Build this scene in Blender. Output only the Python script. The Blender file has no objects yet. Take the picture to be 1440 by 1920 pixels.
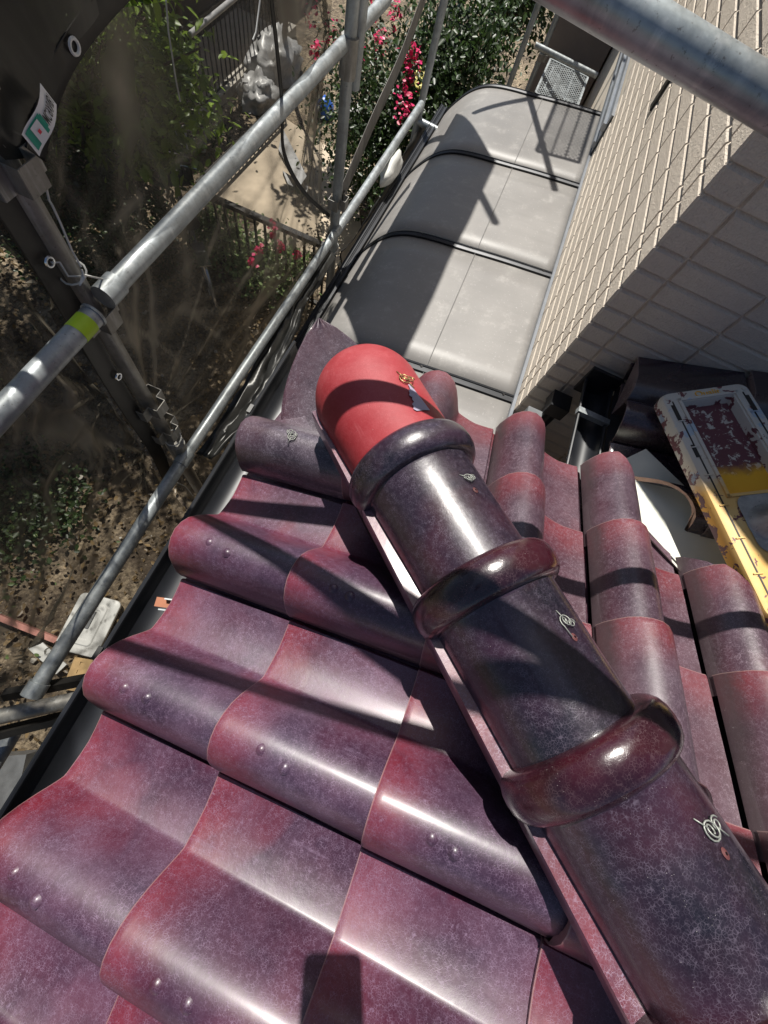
import bpy, bmesh, math, random
from mathutils import Vector, Matrix, noise
random.seed(7)
S = bpy.context.scene
COL = S.collection
PI = math.pi

# ------------------------------------------------------------------ camera, world, sun, exposure
# The lens is the origin of the world; x runs along the eaves away from us, y out of the house, z up.
R = ((0.350938, -0.916748, 0.190826), (-0.854945, -0.396818, -0.334071), (0.381982, -0.045907, -0.923029))
FPX = 775.377
cam_d = bpy.data.cameras.new('camera')
cam_d.sensor_fit = 'AUTO'; cam_d.sensor_width = 36; cam_d.sensor_height = 36
cam_d.lens = FPX / 1920 * 36
cam_d.clip_start = 0.02; cam_d.clip_end = 300
cam = bpy.data.objects.new('camera', cam_d); COL.objects.link(cam)
cx, cy, cz = Vector(R[0]), -Vector(R[1]), -Vector(R[2])
cam.matrix_world = Matrix((cx, cy, cz)).transposed().to_4x4()
S.camera = cam

SUN = Vector((-.396, -.264, -.879)).normalized()      # travel of the sunlight
w = bpy.data.worlds.new('World'); S.world = w; w.use_nodes = True
nt = w.node_tree; nt.nodes.clear()
sky = nt.nodes.new('ShaderNodeTexSky'); sky.sky_type = 'NISHITA'; sky.sun_disc = False
sky.sun_elevation = math.asin(-SUN.z); sky.sun_rotation = math.atan2(-SUN.x, -SUN.y)
bg = nt.nodes.new('ShaderNodeBackground'); bg.inputs['Strength'].default_value = 0.056
out = nt.nodes.new('ShaderNodeOutputWorld')
nt.links.new(sky.outputs[0], bg.inputs[0]); nt.links.new(bg.outputs[0], out.inputs[0])
sd = bpy.data.lights.new('sun', 'SUN'); sd.energy = 5.0; sd.angle = math.radians(.53); sd.color = (1, .96, .89)
so = bpy.data.objects.new('sun', sd); COL.objects.link(so); so.location = (3, 3, 8)
so.rotation_euler = SUN.to_track_quat('-Z', 'Y').to_euler()
S.view_settings.view_transform = 'Standard'; S.view_settings.look = 'None'
S.view_settings.exposure = 0.4; S.view_settings.gamma = 1
S.cycles.transparent_max_bounces = 24

def at(px, py, x=None, y=None, z=None):
    """world point seen at a photo pixel, at a known real x, y or z"""
    c = Vector(((px - 720) / FPX, (py - 960) / FPX, 1))
    r = Vector([sum(R[k][i] * c[k] for k in range(3)) for i in range(3)])
    s = x / r.x if x is not None else y / r.y if y is not None else z / r.z
    return r * s

# ------------------------------------------------------------------ material helpers
class N:
    def __init__(s, name):
        s.m = bpy.data.materials.new(name); s.m.use_nodes = True
        s.t = s.m.node_tree; s.t.nodes.clear()
        s.o = s.t.nodes.new('ShaderNodeOutputMaterial')
        s.b = s.t.nodes.new('ShaderNodeBsdfPrincipled'); s.L(s.b.outputs[0], s.o.inputs[0])
    def n(s, t, **k):
        q = s.t.nodes.new(t)
        for a, v in k.items(): setattr(q, a, v)
        return q
    def L(s, a, b): s.t.links.new(a, b)
    def put(s, sock, v):
        if isinstance(v, (int, float)): sock.default_value = v
        elif isinstance(v, tuple): sock.default_value = v if len(v) == 4 else (*v, 1) if sock.type == 'RGBA' else v
        else: s.L(v, sock)
    def math(s, op, a, b=None, c=None, clamp=False):
        q = s.n('ShaderNodeMath', operation=op); q.use_clamp = clamp
        for i, v in enumerate((a, b, c)):
            if v is not None: s.put(q.inputs[i], v)
        return q.outputs[0]
    def mix(s, f, a, b, mode='MIX'):
        q = s.n('ShaderNodeMix', data_type='RGBA', blend_type=mode)
        s.put(q.inputs[0], f); s.put(q.inputs[6], a); s.put(q.inputs[7], b); return q.outputs[2]
    def ramp(s, f, pts):
        q = s.n('ShaderNodeValToRGB'); e = q.color_ramp.elements
        while len(e) < len(pts): e.new(.5)
        for i, (p, c) in enumerate(pts):
            e[i].position = p; e[i].color = (c, c, c, 1) if isinstance(c, (int, float)) else (*c, 1)
        s.put(q.inputs[0], f); return q.outputs[0]
    def coord(s, rnd=True, scale=None):
        tc = s.n('ShaderNodeTexCoord').outputs['Object']
        if rnd:
            oi = s.n('ShaderNodeObjectInfo').outputs['Random']
            k = s.math('MULTIPLY', oi, 37.)
            q = s.n('ShaderNodeVectorMath', operation='ADD'); s.L(tc, q.inputs[0]); s.L(k, q.inputs[1]); tc2 = q.outputs[0]
        else: tc2 = tc
        if scale:
            q = s.n('ShaderNodeVectorMath', operation='MULTIPLY'); s.L(tc2, q.inputs[0]); q.inputs[1].default_value = scale; tc2 = q.outputs[0]
        return tc2
    def noise(s, v, sc, det=4, rough=.55, dist=0):
        q = s.n('ShaderNodeTexNoise'); s.L(v, q.inputs['Vector']); q.inputs['Scale'].default_value = sc
        q.inputs['Detail'].default_value = det; q.inputs['Roughness'].default_value = rough; q.inputs['Distortion'].default_value = dist
        return q.outputs[0]
    def vor(s, v, sc, feat='DISTANCE_TO_EDGE', rnd=1):
        q = s.n('ShaderNodeTexVoronoi', feature=feat); s.L(v, q.inputs['Vector']); q.inputs['Scale'].default_value = sc
        q.inputs['Randomness'].default_value = rnd; return q.outputs[0]
    def bump(s, h, st, d=.001):
        q = s.n('ShaderNodeBump'); q.inputs['Strength'].default_value = st; q.inputs['Distance'].default_value = d
        s.L(h, q.inputs['Height']); s.L(q.outputs[0], s.b.inputs['Normal'])
    def set(s, **k):
        for a, v in k.items(): s.put(s.b.inputs[a.replace('_', ' ')], v)
        return s.m

def simple(name, c, rough=.6, metal=0., var=.25, nsc=12., bump=0., bsc=60., spec=.5, coat=0., rnd=True):
    a = N(name); v = a.coord(rnd); f = a.noise(v, nsc, 5)
    f = a.ramp(f, [(.3, 0.), (.7, 1.)])
    a.set(Base_Color=a.mix(f, tuple(x * (1 - var) for x in c), tuple(min(1, x * (1 + var)) for x in c)), Roughness=rough, Metallic=metal)
    a.b.inputs['Specular IOR Level'].default_value = spec; a.b.inputs['Coat Weight'].default_value = coat
    a.b.inputs['Coat Roughness'].default_value = .1
    if bump: a.bump(a.noise(v, bsc, 3), bump, .002)
    return a.m

def glaze(name, dark, mid, red, pale, cells, crackle, bloom, rough=.30, edge=1., coat=.6, redlevel=.5, side=False):
    """glazed clay: mottled colours, red where the glaze ran thin at the lower lip, fine pale crazing, dust bloom"""
    a = N(name); v = a.coord(); loc = a.n('ShaderNodeTexCoord').outputs['Object']
    big = a.noise(v, 7., 4, .6, .4); med = a.noise(v, 30., 4, .6); fine = a.noise(v, 420., 2, .7)
    wob = a.n('ShaderNodeVectorMath', operation='ADD')
    nz = a.n('ShaderNodeTexNoise'); a.L(v, nz.inputs['Vector']); nz.inputs['Scale'].default_value = 60; nz.inputs['Detail'].default_value = 2
    sc = a.n('ShaderNodeVectorMath', operation='SCALE'); a.L(nz.outputs[1], sc.inputs[0]); sc.inputs['Scale'].default_value = .0035
    a.L(v, wob.inputs[0]); a.L(sc.outputs[0], wob.inputs[1])
    c1 = a.vor(wob.outputs[0], cells); c2 = a.vor(wob.outputs[0], cells * 2.1)
    l1 = a.ramp(c1, [(.0, 1.), (.035, .85), (.085, 0.)]); l2 = a.ramp(c2, [(.0, .5), (.05, .3), (.10, 0.)])
    crack = a.math('MAXIMUM', l1, l2)
    brk = a.ramp(a.noise(v, 130., 2, .6), [(.38, .15), (.62, 1.)])
    crack = a.math('MULTIPLY', crack, brk)
    mask = a.ramp(a.noise(v, 9., 3, .6, .6), [(.30, .35), (.66, 1.)])
    crack = a.math('MULTIPLY', crack, mask)
    crack = a.math('MULTIPLY', crack, crackle, clamp=True)
    base = a.mix(a.ramp(big, [(.36, 0.), (.62, 1.)]), dark, mid)
    orr = a.n('ShaderNodeObjectInfo').outputs['Random']
    base = a.mix(a.math('MULTIPLY', a.math('FRACT', a.math('MULTIPLY', orr, 7.3)), .5), base, dark)
    sep = a.n('ShaderNodeSeparateXYZ'); a.L(loc, sep.inputs[0])
    # lower lip of the tile is local y = 0
    lip = a.math('SMOOTH_MIN', a.math('ABSOLUTE', a.math('MULTIPLY', sep.outputs[1], 10.)), 1., .2)
    lip = a.math('SUBTRACT', 1.1, lip, clamp=True)
    lip = a.math('MULTIPLY', lip, a.ramp(med, [(.3, .6), (.6, 1.)]))
    rf = a.math('MULTIPLY', a.ramp(a.noise(v, 5., 3, .5, .3), [(redlevel, 0.), (redlevel + .2, .75)]), 1.)
    rf = a.math('MAXIMUM', rf, a.math('MULTIPLY', lip, edge))
    base = a.mix(rf, base, red)
    if side:
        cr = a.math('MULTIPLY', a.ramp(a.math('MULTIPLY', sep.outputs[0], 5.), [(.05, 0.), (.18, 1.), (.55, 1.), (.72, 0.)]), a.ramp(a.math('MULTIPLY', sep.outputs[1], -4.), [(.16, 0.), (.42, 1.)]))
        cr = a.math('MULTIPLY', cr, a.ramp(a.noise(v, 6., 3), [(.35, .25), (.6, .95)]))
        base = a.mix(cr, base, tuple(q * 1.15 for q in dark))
    bl = a.math('MULTIPLY', a.ramp(med, [(.35, .6), (.7, 1.)]), a.ramp(a.noise(v, 8., 5, .62), [(.36, .10), (.66, 1.)]))
    bl = a.math('MULTIPLY', bl, a.ramp(fine, [(.35, .45), (.65, 1.)]))
    bl = a.math('MULTIPLY', bl, a.math('MULTIPLY', a.math('ADD', a.math('MULTIPLY', orr, .7), .65), bloom), clamp=True)
    # rain streaks and dust running down the slope
    stv = a.coord(True, (1, .10, 1)); stn = a.ramp(a.noise(stv, 70., 4, .7), [(.56, 0.), (.70, 1.)])
    bl = a.math('MAXIMUM', bl, a.math('MULTIPLY', a.math('MULTIPLY', stn, a.ramp(a.noise(v, 12., 2), [(.45, 0.), (.65, 1.)])), bloom * .9))
    base = a.mix(bl, base, pale)
    base = a.mix(crack, base, tuple(min(1, p * 1.25) for p in pale))
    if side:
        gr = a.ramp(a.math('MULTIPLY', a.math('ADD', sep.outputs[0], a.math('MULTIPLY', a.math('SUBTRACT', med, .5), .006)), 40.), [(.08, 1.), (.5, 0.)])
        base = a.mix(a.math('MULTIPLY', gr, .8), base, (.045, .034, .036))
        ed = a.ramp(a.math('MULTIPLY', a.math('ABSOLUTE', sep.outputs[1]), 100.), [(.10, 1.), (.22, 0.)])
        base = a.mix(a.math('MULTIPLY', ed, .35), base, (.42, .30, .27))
    spk = a.ramp(a.vor(v, 260., 'F1'), [(.04, 1.), (.09, 0.)])
    spk = a.math('MULTIPLY', spk, a.ramp(a.noise(v, 45., 2), [(.55, 0.), (.62, .8)]))
    base = a.mix(spk, base, (.62, .58, .55))
    ro = a.math('ADD', a.math('MULTIPLY', a.math('MAXIMUM', crack, bl), .22), a.ramp(big, [(.3, rough - .05), (.7, rough + .1)]))
    a.set(Base_Color=base, Roughness=ro); a.b.inputs['Specular IOR Level'].default_value = .6
    a.b.inputs['Coat Weight'].default_value = coat; a.b.inputs['Coat Roughness'].default_value = .26 if side else .15
    h = a.math('ADD', a.math('MULTIPLY', crack, .25), a.math('MULTIPLY', a.noise(v, 60., 4), .9))
    a.bump(h, .36, .0014)
    return a.m

M = {}
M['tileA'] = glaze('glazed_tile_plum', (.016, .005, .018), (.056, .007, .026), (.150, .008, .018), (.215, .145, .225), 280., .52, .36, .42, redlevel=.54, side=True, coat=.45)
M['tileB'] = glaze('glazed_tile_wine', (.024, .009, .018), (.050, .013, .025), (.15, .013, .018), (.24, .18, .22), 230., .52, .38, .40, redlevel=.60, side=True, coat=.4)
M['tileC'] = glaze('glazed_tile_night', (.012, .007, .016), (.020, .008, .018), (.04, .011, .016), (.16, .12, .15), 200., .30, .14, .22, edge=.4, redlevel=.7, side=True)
M['tileD'] = glaze('glazed_tile_charcoal', (.014, .010, .018), (.034, .020, .032), (.16, .03, .04), (.27, .23, .28), 220., .50, .36, .36, redlevel=.8, edge=.25)
M['cap'] = glaze('glazed_cap_black_plum', (.006, .005, .010), (.026, .007, .020), (.060, .007, .013), (.17, .14, .19), 300., .40, .07, .30, edge=0., coat=.5, redlevel=.54)
M['collar'] = glaze('glazed_collar_wine', (.009, .003, .007), (.024, .004, .010), (.060, .005, .012), (.15, .10, .11), 280., .30, .03, .20, edge=0., coat=.5, redlevel=.50)
M['redcap'] = glaze('glazed_cap_red', (.25, .007, .013), (.34, .013, .022), (.28, .008, .014), (.42, .09, .10), 300., .30, .85, .55, edge=0., coat=.10)
M['board'] = glaze('glazed_ridge_board', (.030, .013, .028), (.065, .013, .026), (.15, .014, .020), (.28, .22, .30), 260., .6, .35, .35, redlevel=.55)
M['bed'] = simple('ridge_bed_mortar', (.02, .013, .014), .8, var=.5, bump=.4)
M['deck'] = simple('roof_underlay', (.018, .016, .016), .9)
M['clay'] = simple('raw_clay_edge', (.36, .22, .17), .75, var=.3, nsc=40, bump=.3)

def galv(name, c, rough, stain):
    a = N(name); v = a.coord()
    st = a.coord(True, (1, 1, .12)); f = a.noise(v, 25., 6, .65); g = a.noise(st, 60., 5, .6); k = a.noise(v, 8., 3)
    spots = a.ramp(a.noise(v, 140., 3, .7), [(.62, 0.), (.70, 1.)])
    col = a.mix(a.ramp(f, [(.3, 0.), (.7, 1.)]), tuple(x * .68 for x in c), tuple(min(1, x * 1.15) for x in c))
    col = a.mix(a.math('MULTIPLY', a.ramp(g, [(.52, 0.), (.75, 1.)]), .5), col, (.62, .63, .62))
    col = a.mix(a.math('MULTIPLY', a.ramp(k, [(.45, 0.), (.7, 1.)]), stain), col, (.10, .08, .065))
    col = a.mix(a.math('MULTIPLY', spots, .6), col, (.10, .09, .08))
    a.set(Base_Color=col, Metallic=.45, Roughness=a.ramp(f, [(.3, rough - .08), (.7, rough + .12)]))
    a.bump(a.noise(v, 90., 5), .18, .0012); return a.m
M['plug'] = simple('red_clay_plug', (.10, .028, .028), .7)
M['galv'] = galv('galvanised_steel', (.36, .39, .40), .42, .25)
M['galv_dark'] = galv('weathered_steel', (.28, .27, .245), .48, .5)
M['galv_near'] = galv('mottled_galvanised_steel', (.36, .40, .41), .34, .55)
M['black'] = simple('black_gutter_plastic', (.012, .013, .016), .42, var=.3, coat=.12)
M['blackmetal'] = simple('black_anodised_bar', (.020, .021, .024), .42, metal=.4, var=.3)
M['rope'] = simple('white_cord', (.55, .55, .52), .8)
M['wire'] = simple('tie_wire_pewter', (.30, .31, .28), .5, metal=.5)
M['wirecu'] = simple('tie_wire_brass', (.45, .30, .14), .35, metal=.8)
M['band'] = simple('lime_green_tape', (.42, .62, .02), .5, var=.12)
M['tan'] = simple('bare_concrete_path', (.52, .43, .32), .85, var=.2, nsc=5, bump=.4, bsc=50)
M['darkwall'] = simple('brown_house_wall', (.055, .042, .036), .8, var=.12)
M['ironwork'] = simple('dark_iron', (.018, .016, .015), .4, metal=.3)
M['whitep'] = simple('white_plastic', (.62, .62, .59), .45, var=.1)
M['greyp'] = simple('grey_plastic', (.14, .145, .15), .5)
M['tarp'] = simple('silver_tarpaulin', (.42, .42, .42), .38, var=.25)
M['blue'] = simple('blue_plastic', (.02, .10, .42), .4)
M['orange'] = simple('orange_board', (.55, .17, .02), .5)
M['card'] = simple('tan_cardboard', (.42, .28, .13), .8)
M['pink'] = simple('pink_kerb_brick', (.48, .22, .18), .8, nsc=20)
M['stone'] = simple('pale_stone', (.42, .39, .34), .8, bump=.4)
M['wood'] = simple('dark_timber', (.035, .025, .018), .7, nsc=30)
M['silver'] = simple('chromed_steel', (.55, .56, .58), .2, metal=.9)
M['rubber'] = simple('black_rubber', (.015, .015, .015), .7)
M['alu'] = simple('aluminium_sash', (.28, .30, .33), .35, metal=.5, var=.1)
M['farwall'] = simple('taupe_render', (.20, .165, .145), .85, var=.06)
M['copper'] = simple('rusty_gutter_strap', (.26, .10, .05), .6, metal=.3, var=.5)
M['valley'] = simple('painted_valley_metal', (.66, .66, .58), .5, var=.06, nsc=8)
M['seam'] = simple('panel_lap_line', (.17, .165, .16), .6)
M['phone'] = simple('black_phone_glass', (.01, .01, .012), .15)
M['tag'] = simple('white_tag_vinyl', (.75, .76, .77), .4, var=.04)
M['taggreen'] = simple('green_print', (.01, .30, .20), .4, var=.05)
M['taggrey'] = simple('grey_print', (.12, .13, .13), .5, var=.05)
M['tagred'] = simple('red_print', (.75, .05, .08), .5, var=.05)
M['ink'] = simple('black_print', (.02, .02, .02), .5, var=.05)
M['bark'] = simple('brown_bark', (.09, .065, .045), .85, bump=.6, bsc=30)

def leafmat(name, a1, b1, red=None):
    a = N(name); v = a.coord(False)
    c = a.mix(a.ramp(a.noise(v, 3.5, 3), [(.35, 0.), (.65, 1.)]), a1, b1)
    q = a.n('ShaderNodeAttribute', attribute_name='tone'); c = a.mix(q.outputs['Fac'], c, tuple(min(1, x * 1.9) for x in b1))
    a.set(Base_Color=c, Roughness=.42); a.b.inputs['Specular IOR Level'].default_value = .5
    tr = a.n('ShaderNodeBsdfTranslucent'); a.L(c, tr.inputs[0]); mx = a.n('ShaderNodeMixShader'); mx.inputs[0].default_value = .35
    a.L(a.b.outputs[0], mx.inputs[1]); a.L(tr.outputs[0], mx.inputs[2]); a.L(mx.outputs[0], a.o.inputs[0]); return a.m
M['leaf'] = leafmat('broad_green_leaf', (.05, .10, .012), (.16, .24, .03))
M['leafdark'] = leafmat('dark_green_leaf', (.011, .026, .008), (.030, .055, .014))
M['leafpale'] = leafmat('grey_green_leaf', (.07, .12, .04), (.16, .22, .08))
M['petal'] = leafmat('crimson_petal', (.50, .015, .06), (.75, .03, .14))
M['petaly'] = leafmat('yellowing_leaf', (.45, .40, .08), (.6, .5, .15))

def stucco():
    a = N('stucco_siding'); v = a.coord()
    w_ = a.n('ShaderNodeTexCoord').outputs['Object']
    n1 = a.noise(v, 170., 4, .6, .8); n2 = a.noise(v, 60., 3)
    c = a.mix(a.ramp(a.noise(v, 5., 3), [(.3, 0.), (.7, 1.)]), (.66, .575, .475), (.71, .625, .52))
    oi = a.n('ShaderNodeObjectInfo').outputs['Random']
    c = a.mix(a.math('MULTIPLY', oi, .22), c, (.56, .48, .40))
    c = a.mix(a.math('MULTIPLY', a.ramp(a.noise(w_, 7., 5, .7), [(.55, 0.), (.75, 1.)]), .16), c, (.36, .30, .25))
    c = a.mix(a.math('MULTIPLY', a.ramp(n1, [(.35, 1.), (.55, 0.)]), .12), c, (.30, .24, .19))
    a.set(Base_Color=c, Roughness=.75); a.bump(a.math('ADD', n1, a.math('MULTIPLY', n2, .4)), .9, .006); return a.m
M['stucco'] = stucco()
M['groove'] = simple('siding_joint', (.68, .60, .49), .8, var=.06)

def poly():
    a = N('smoked_polycarbonate'); v = a.coord(False)
    f = a.noise(v, 3., 4); s = a.noise(v, 90., 3, .6); d = a.noise(v, 12., 5, .7)
    c = a.mix(a.ramp(f, [(.3, 0.), (.7, 1.)]), (.205, .196, .186), (.258, .246, .233))
    c = a.mix(a.math('MULTIPLY', a.ramp(d, [(.55, 0.), (.75, 1.)]), .35), c, (.46, .44, .41))
    stn = a.noise(a.coord(False, (6, .8, 1)), 3., 5, .7)
    c = a.mix(a.math('MULTIPLY', a.ramp(stn, [(.5, 0.), (.72, 1.)]), .28), c, (.17, .165, .155))
    c = a.mix(a.math('MULTIPLY', a.ramp(s, [(.64, 0.), (.7, 1.)]), .25), c, (.6, .58, .55))
    a.set(Base_Color=c, Roughness=a.ramp(f, [(.3, .40), (.7, .5)])); a.b.inputs['Specular IOR Level'].default_value = .4
    a.bump(a.noise(v, 2.2, 2), .25, .02); return a.m
M['poly'] = poly()

def mesh_sheet(name, base, opac, var, gloss=.35):
    a = N(name); v = a.coord(False)
    f = a.noise(v, 2.2, 4); g = a.noise(a.coord(False, (1, 1, .35)), 9., 5, .65, 1.2)
    c = a.mix(a.ramp(g, [(.35, 0.), (.7, 1.)]), base, tuple(x * 2.6 for x in base))
    a.set(Base_Color=c, Roughness=gloss); a.b.inputs['Specular IOR Level'].default_value = .4
    tr = a.n('ShaderNodeBsdfTransparent'); tr.inputs[0].default_value = (1, .99, .96, 1)
    mx = a.n('ShaderNodeMixShader'); lw = a.n('ShaderNodeLayerWeight'); lw.inputs[0].default_value = .35
    op = a.math('ADD', a.math('MULTIPLY', a.ramp(f, [(.3, 0.), (.7, 1.)]), var), opac)
    fo = a.n('ShaderNodeAttribute', attribute_name='lit_fold').outputs['Fac']
    a.set(Base_Color=a.mix(fo, c, (.24, .21, .16)))  # sunlight on the folds is painted in as a lighter colour
    op = a.math('ADD', op, a.math('MULTIPLY', fo, .40))
    op = a.math('ADD', op, a.math('MULTIPLY', lw.outputs['Facing'], .30), clamp=True)
    a.L(op, mx.inputs[0]); a.L(tr.outputs[0], mx.inputs[1]); a.L(a.b.outputs[0], mx.inputs[2]); a.L(mx.outputs[0], a.o.inputs[0]); return a.m
M['sheet'] = mesh_sheet('black_mesh_sheet', (.014, .012, .009), .25, .16, .45)
M['sheet_dense'] = mesh_sheet('folded_mesh_sheet', (.016, .016, .014), .80, .2, .32)
M['sheet_bunch'] = mesh_sheet('bunched_mesh_sheet', (.014, .014, .013), .93, .05, .30)
M['sheet_grey'] = mesh_sheet('grey_mesh_sheet_edge', (.085, .08, .073), .74, .12, .5)
M['hem'] = simple('black_sheet_hem', (.012, .011, .010), .5, var=.3, nsc=60)

def soil():
    a = N('garden_soil'); v = a.coord(False)
    f = a.noise(v, 2.2, 6, .7); g = a.noise(v, 22., 6, .75); r = a.vor(v, 26., 'F1')
    c = a.mix(a.ramp(f, [(.38, 0.), (.6, 1.)]), (.085, .062, .040), (.38, .30, .20))
    c = a.mix(a.ramp(g, [(.45, 0.), (.62, .85)]), c, (.06, .043, .03))
    c = a.mix(a.math('MULTIPLY', a.ramp(r, [(.1, 1.), (.22, 0.)]), .5), c, (.48, .40, .30))
    a.set(Base_Color=c, Roughness=.9); a.bump(a.math('ADD', g, r), .9, .03); return a.m
M['soil'] = soil()

# paint-flaked plastic tray: yellow base, plum and blue flakes, far-end shade painted grey
def flaked():
    a = N('flaked_paint_plastic'); v = a.coord(False)
    sep = a.n('ShaderNodeSeparateXYZ'); a.L(v, sep.inputs[0])
    f = a.noise(v, 26., 6, .62, .5); g = a.noise(v, 60., 5, .7); h = a.noise(v, 9., 3)
    yel = a.mix(a.ramp(h, [(.3, 0.), (.7, 1.)]), (.70, .42, .11), (.68, .50, .22))
    yel = a.mix(a.ramp(a.math('MULTIPLY', sep.outputs[2], 20.), [(.4, 1.), (.76, 0.)]), yel, (.75, .36, .03))
    # far end: wall shade painted in as pale grey, ends about a third down
    fx = a.math('ADD', sep.outputs[1], a.math('MULTIPLY', a.math('SUBTRACT', g, .5), .05))
    far_shade = a.ramp(a.math('ADD', a.math('MULTIPLY', fx, 2.2), .5, clamp=True), [(.50, 0.), (.60, .75), (.8, .95)])
    c = a.mix(far_shade, yel, (.56, .55, .50))
    side = a.ramp(a.math('MULTIPLY', sep.outputs[2], 20.), [(.30, .5), (.72, .0)])
    fl = a.ramp(a.math('ADD', f, a.math('MULTIPLY', side, .22)), [(.60, 0.), (.615, 1.)])
    c = a.mix(fl, c, (.14, .045, .055))
    fl2 = a.math('MULTIPLY', a.ramp(a.noise(v, 14., 5, .6), [(.60, 0.), (.62, 1.)]), far_shade)
    c = a.mix(a.math('MULTIPLY', fl2, .8), c, (.33, .45, .56))
    a.set(Base_Color=c, Roughness=.55); a.bump(f, .35, .002); return a.m
M['flaked'] = flaked()
def recess():
    a = N('recess_flaked_plum'); v = a.coord(False); sep = a.n('ShaderNodeSeparateXYZ'); a.L(v, sep.inputs[0])
    f = a.noise(v, 48., 6, .68, .4); g = a.noise(v, 22., 4)
    y = a.math('ADD', sep.outputs[1], a.math('MULTIPLY', a.math('SUBTRACT', g, .5), .06))
    c = a.mix(a.ramp(f, [(.565, 0.), (.585, 1.)]), (.13, .042, .055), (.52, .49, .43))
    yb = a.ramp(a.math('ADD', a.math('MULTIPLY', y, 2.), .5), [(.60, 1.), (.66, 0.)])
    c = a.mix(yb, c, (.80, .42, .02))
    a.set(Base_Color=c, Roughness=.5); a.bump(f, .3, .002); return a.m
M['recess'] = recess()

# ------------------------------------------------------------------ object helpers
def link(name, me, mat=None, parent=None, loc=None, rot=None):
    o = bpy.data.objects.new(name, me); COL.objects.link(o)
    if mat is not None and me is not None and not me.materials: me.materials.append(mat)
    if parent is not None: o.parent = parent
    if loc is not None: o.location = loc
    if rot is not None: o.rotation_euler = rot
    return o
def tag(o, label=None, cat=None, group=None, kind=None):
    if label: o['label'] = label
    if cat: o['category'] = cat
    if group: o['group'] = group
    if kind: o['kind'] = kind
    return o
def empty(name, loc, label, cat, group=None, rotz=0):
    o = bpy.data.objects.new(name, None); COL.objects.link(o); o.location = loc; o.rotation_euler = (0, 0, rotz)
    o.empty_display_size = .1
    return tag(o, label, cat, group)
def mesh(name, vs, fs, smooth=False, ang=None):
    me = bpy.data.meshes.new(name); me.from_pydata([tuple(v) for v in vs], [], fs)
    if smooth:
        for p in me.polygons: p.use_smooth = True
        if ang: me.set_sharp_from_angle(angle=math.radians(ang))
    me.update(); return me
class MB:
    def __init__(s): s.v = []; s.f = []
    def add(s, vs, fs):
        b = len(s.v); s.v += [tuple(v) for v in vs]; s.f += [tuple(i + b for i in f) for f in fs]; return s
    def box(s, c, d, rot=None):
        c = Vector(c); h = Vector(d) / 2; vs = []
        for x in (-1, 1):
            for y in (-1, 1):
                for z in (-1, 1):
                    p = Vector((x * h.x, y * h.y, z * h.z)); vs.append(c + (rot @ p if rot else p))
        return s.add(vs, [(0, 1, 3, 2), (4, 6, 7, 5), (0, 4, 5, 1), (2, 3, 7, 6), (0, 2, 6, 4), (1, 5, 7, 3)])
    def tube(s, pts, r, n=12, cap=True, r2=None):
        pts = [Vector(p) for p in pts]; vs = []; fs = []; m = len(pts)
        d0 = (pts[1] - pts[0]).normalized(); up = Vector((0, 0, 1)) if abs(d0.z) < .9 else Vector((1, 0, 0))
        u = d0.cross(up).normalized()
        for i, p in enumerate(pts):
            d = (pts[min(i + 1, m - 1)] - pts[max(i - 1, 0)]).normalized()
            u = (u - d * u.dot(d)).normalized(); v = d.cross(u)
            rr = r if r2 is None else r + (r2 - r) * i / (m - 1)
            if isinstance(r, (list, tuple)): rr = r[i]
            vs += [p + (u * math.cos(2 * PI * k / n) + v * math.sin(2 * PI * k / n)) * rr for k in range(n)]
        for i in range(m - 1):
            for k in range(n): a = i * n + k; b = i * n + (k + 1) % n; fs.append((a, b, b + n, a + n))
        if cap: fs.append(tuple(range(n))[::-1]); fs.append(tuple((m - 1) * n + k for k in range(n)))
        return s.add(vs, fs)
    def build(s, name, mat, parent=None, smooth=False, ang=40):
        me = mesh(name, s.v, s.f, smooth, ang); o = link(name, me, mat)
        if parent is not None: o.parent = parent; o.matrix_parent_inverse = Matrix.Translation(-Vector(parent.location)) if parent.rotation_euler[2] == 0 and not any(parent.rotation_euler) else parent.matrix_basis.inverted()
        return o
    def thing(s, name, mat, label, cat, group=None, smooth=False, ang=40, loc=None):
        # top-level single mesh with its origin at its own base
        c = Vector(loc) if loc else Vector((sum(v[0] for v in s.v) / len(s.v), sum(v[1] for v in s.v) / len(s.v), min(v[2] for v in s.v)))
        me = mesh(name, [Vector(v) - c for v in s.v], s.f, smooth, ang); o = link(name, me, mat, loc=c)
        return tag(o, label, cat, group)

# ------------------------------------------------------------------ setting: ground
GZ = -4.3
def ground():
    n = 90; vs = []; fs = []
    def coordg(i): t = (i / n) * 2 - 1; return (abs(t) ** 2.2) * (1 if t > 0 else -1) * 60
    for i in range(n + 1):
        for j in range(n + 1):
            x = 3 + coordg(i); y = 2 + coordg(j)
            z = GZ + .05 * noise.noise((x * .9, y * .9, 0)) + .025 * noise.noise((x * 3, y * 3, 1)) - .03
            vs.append((x, y, z))
    for i in range(n):
        for j in range(n): a = i * (n + 1) + j; fs.append((a, a + n + 1, a + n + 2, a + 1))
    o = link('ground', mesh('ground', vs, fs, True), M['soil']); o['kind'] = 'structure'; o['label'] = 'brown garden soil with leaf litter under the scaffolding'
ground()
b = MB(); pts = [(5.0, 3.66), (7.3, 3.62), (7.0, 2.3), (5.6, 1.6), (4.6, 1.7), (4.5, 2.85), (5.0, 2.9)]
vs = [(x, y, GZ + .03) for x, y in pts] + [(x, y, GZ - .05) for x, y in pts]
b.add(vs, [tuple(range(7))[::-1]] + [(i, (i + 1) % 7, (i + 1) % 7 + 7, i + 7) for i in range(7)])
o = b.build('path', M['tan']); o['kind'] = 'structure'; o['label'] = 'sunlit tan concrete path behind the iron fence'

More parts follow.
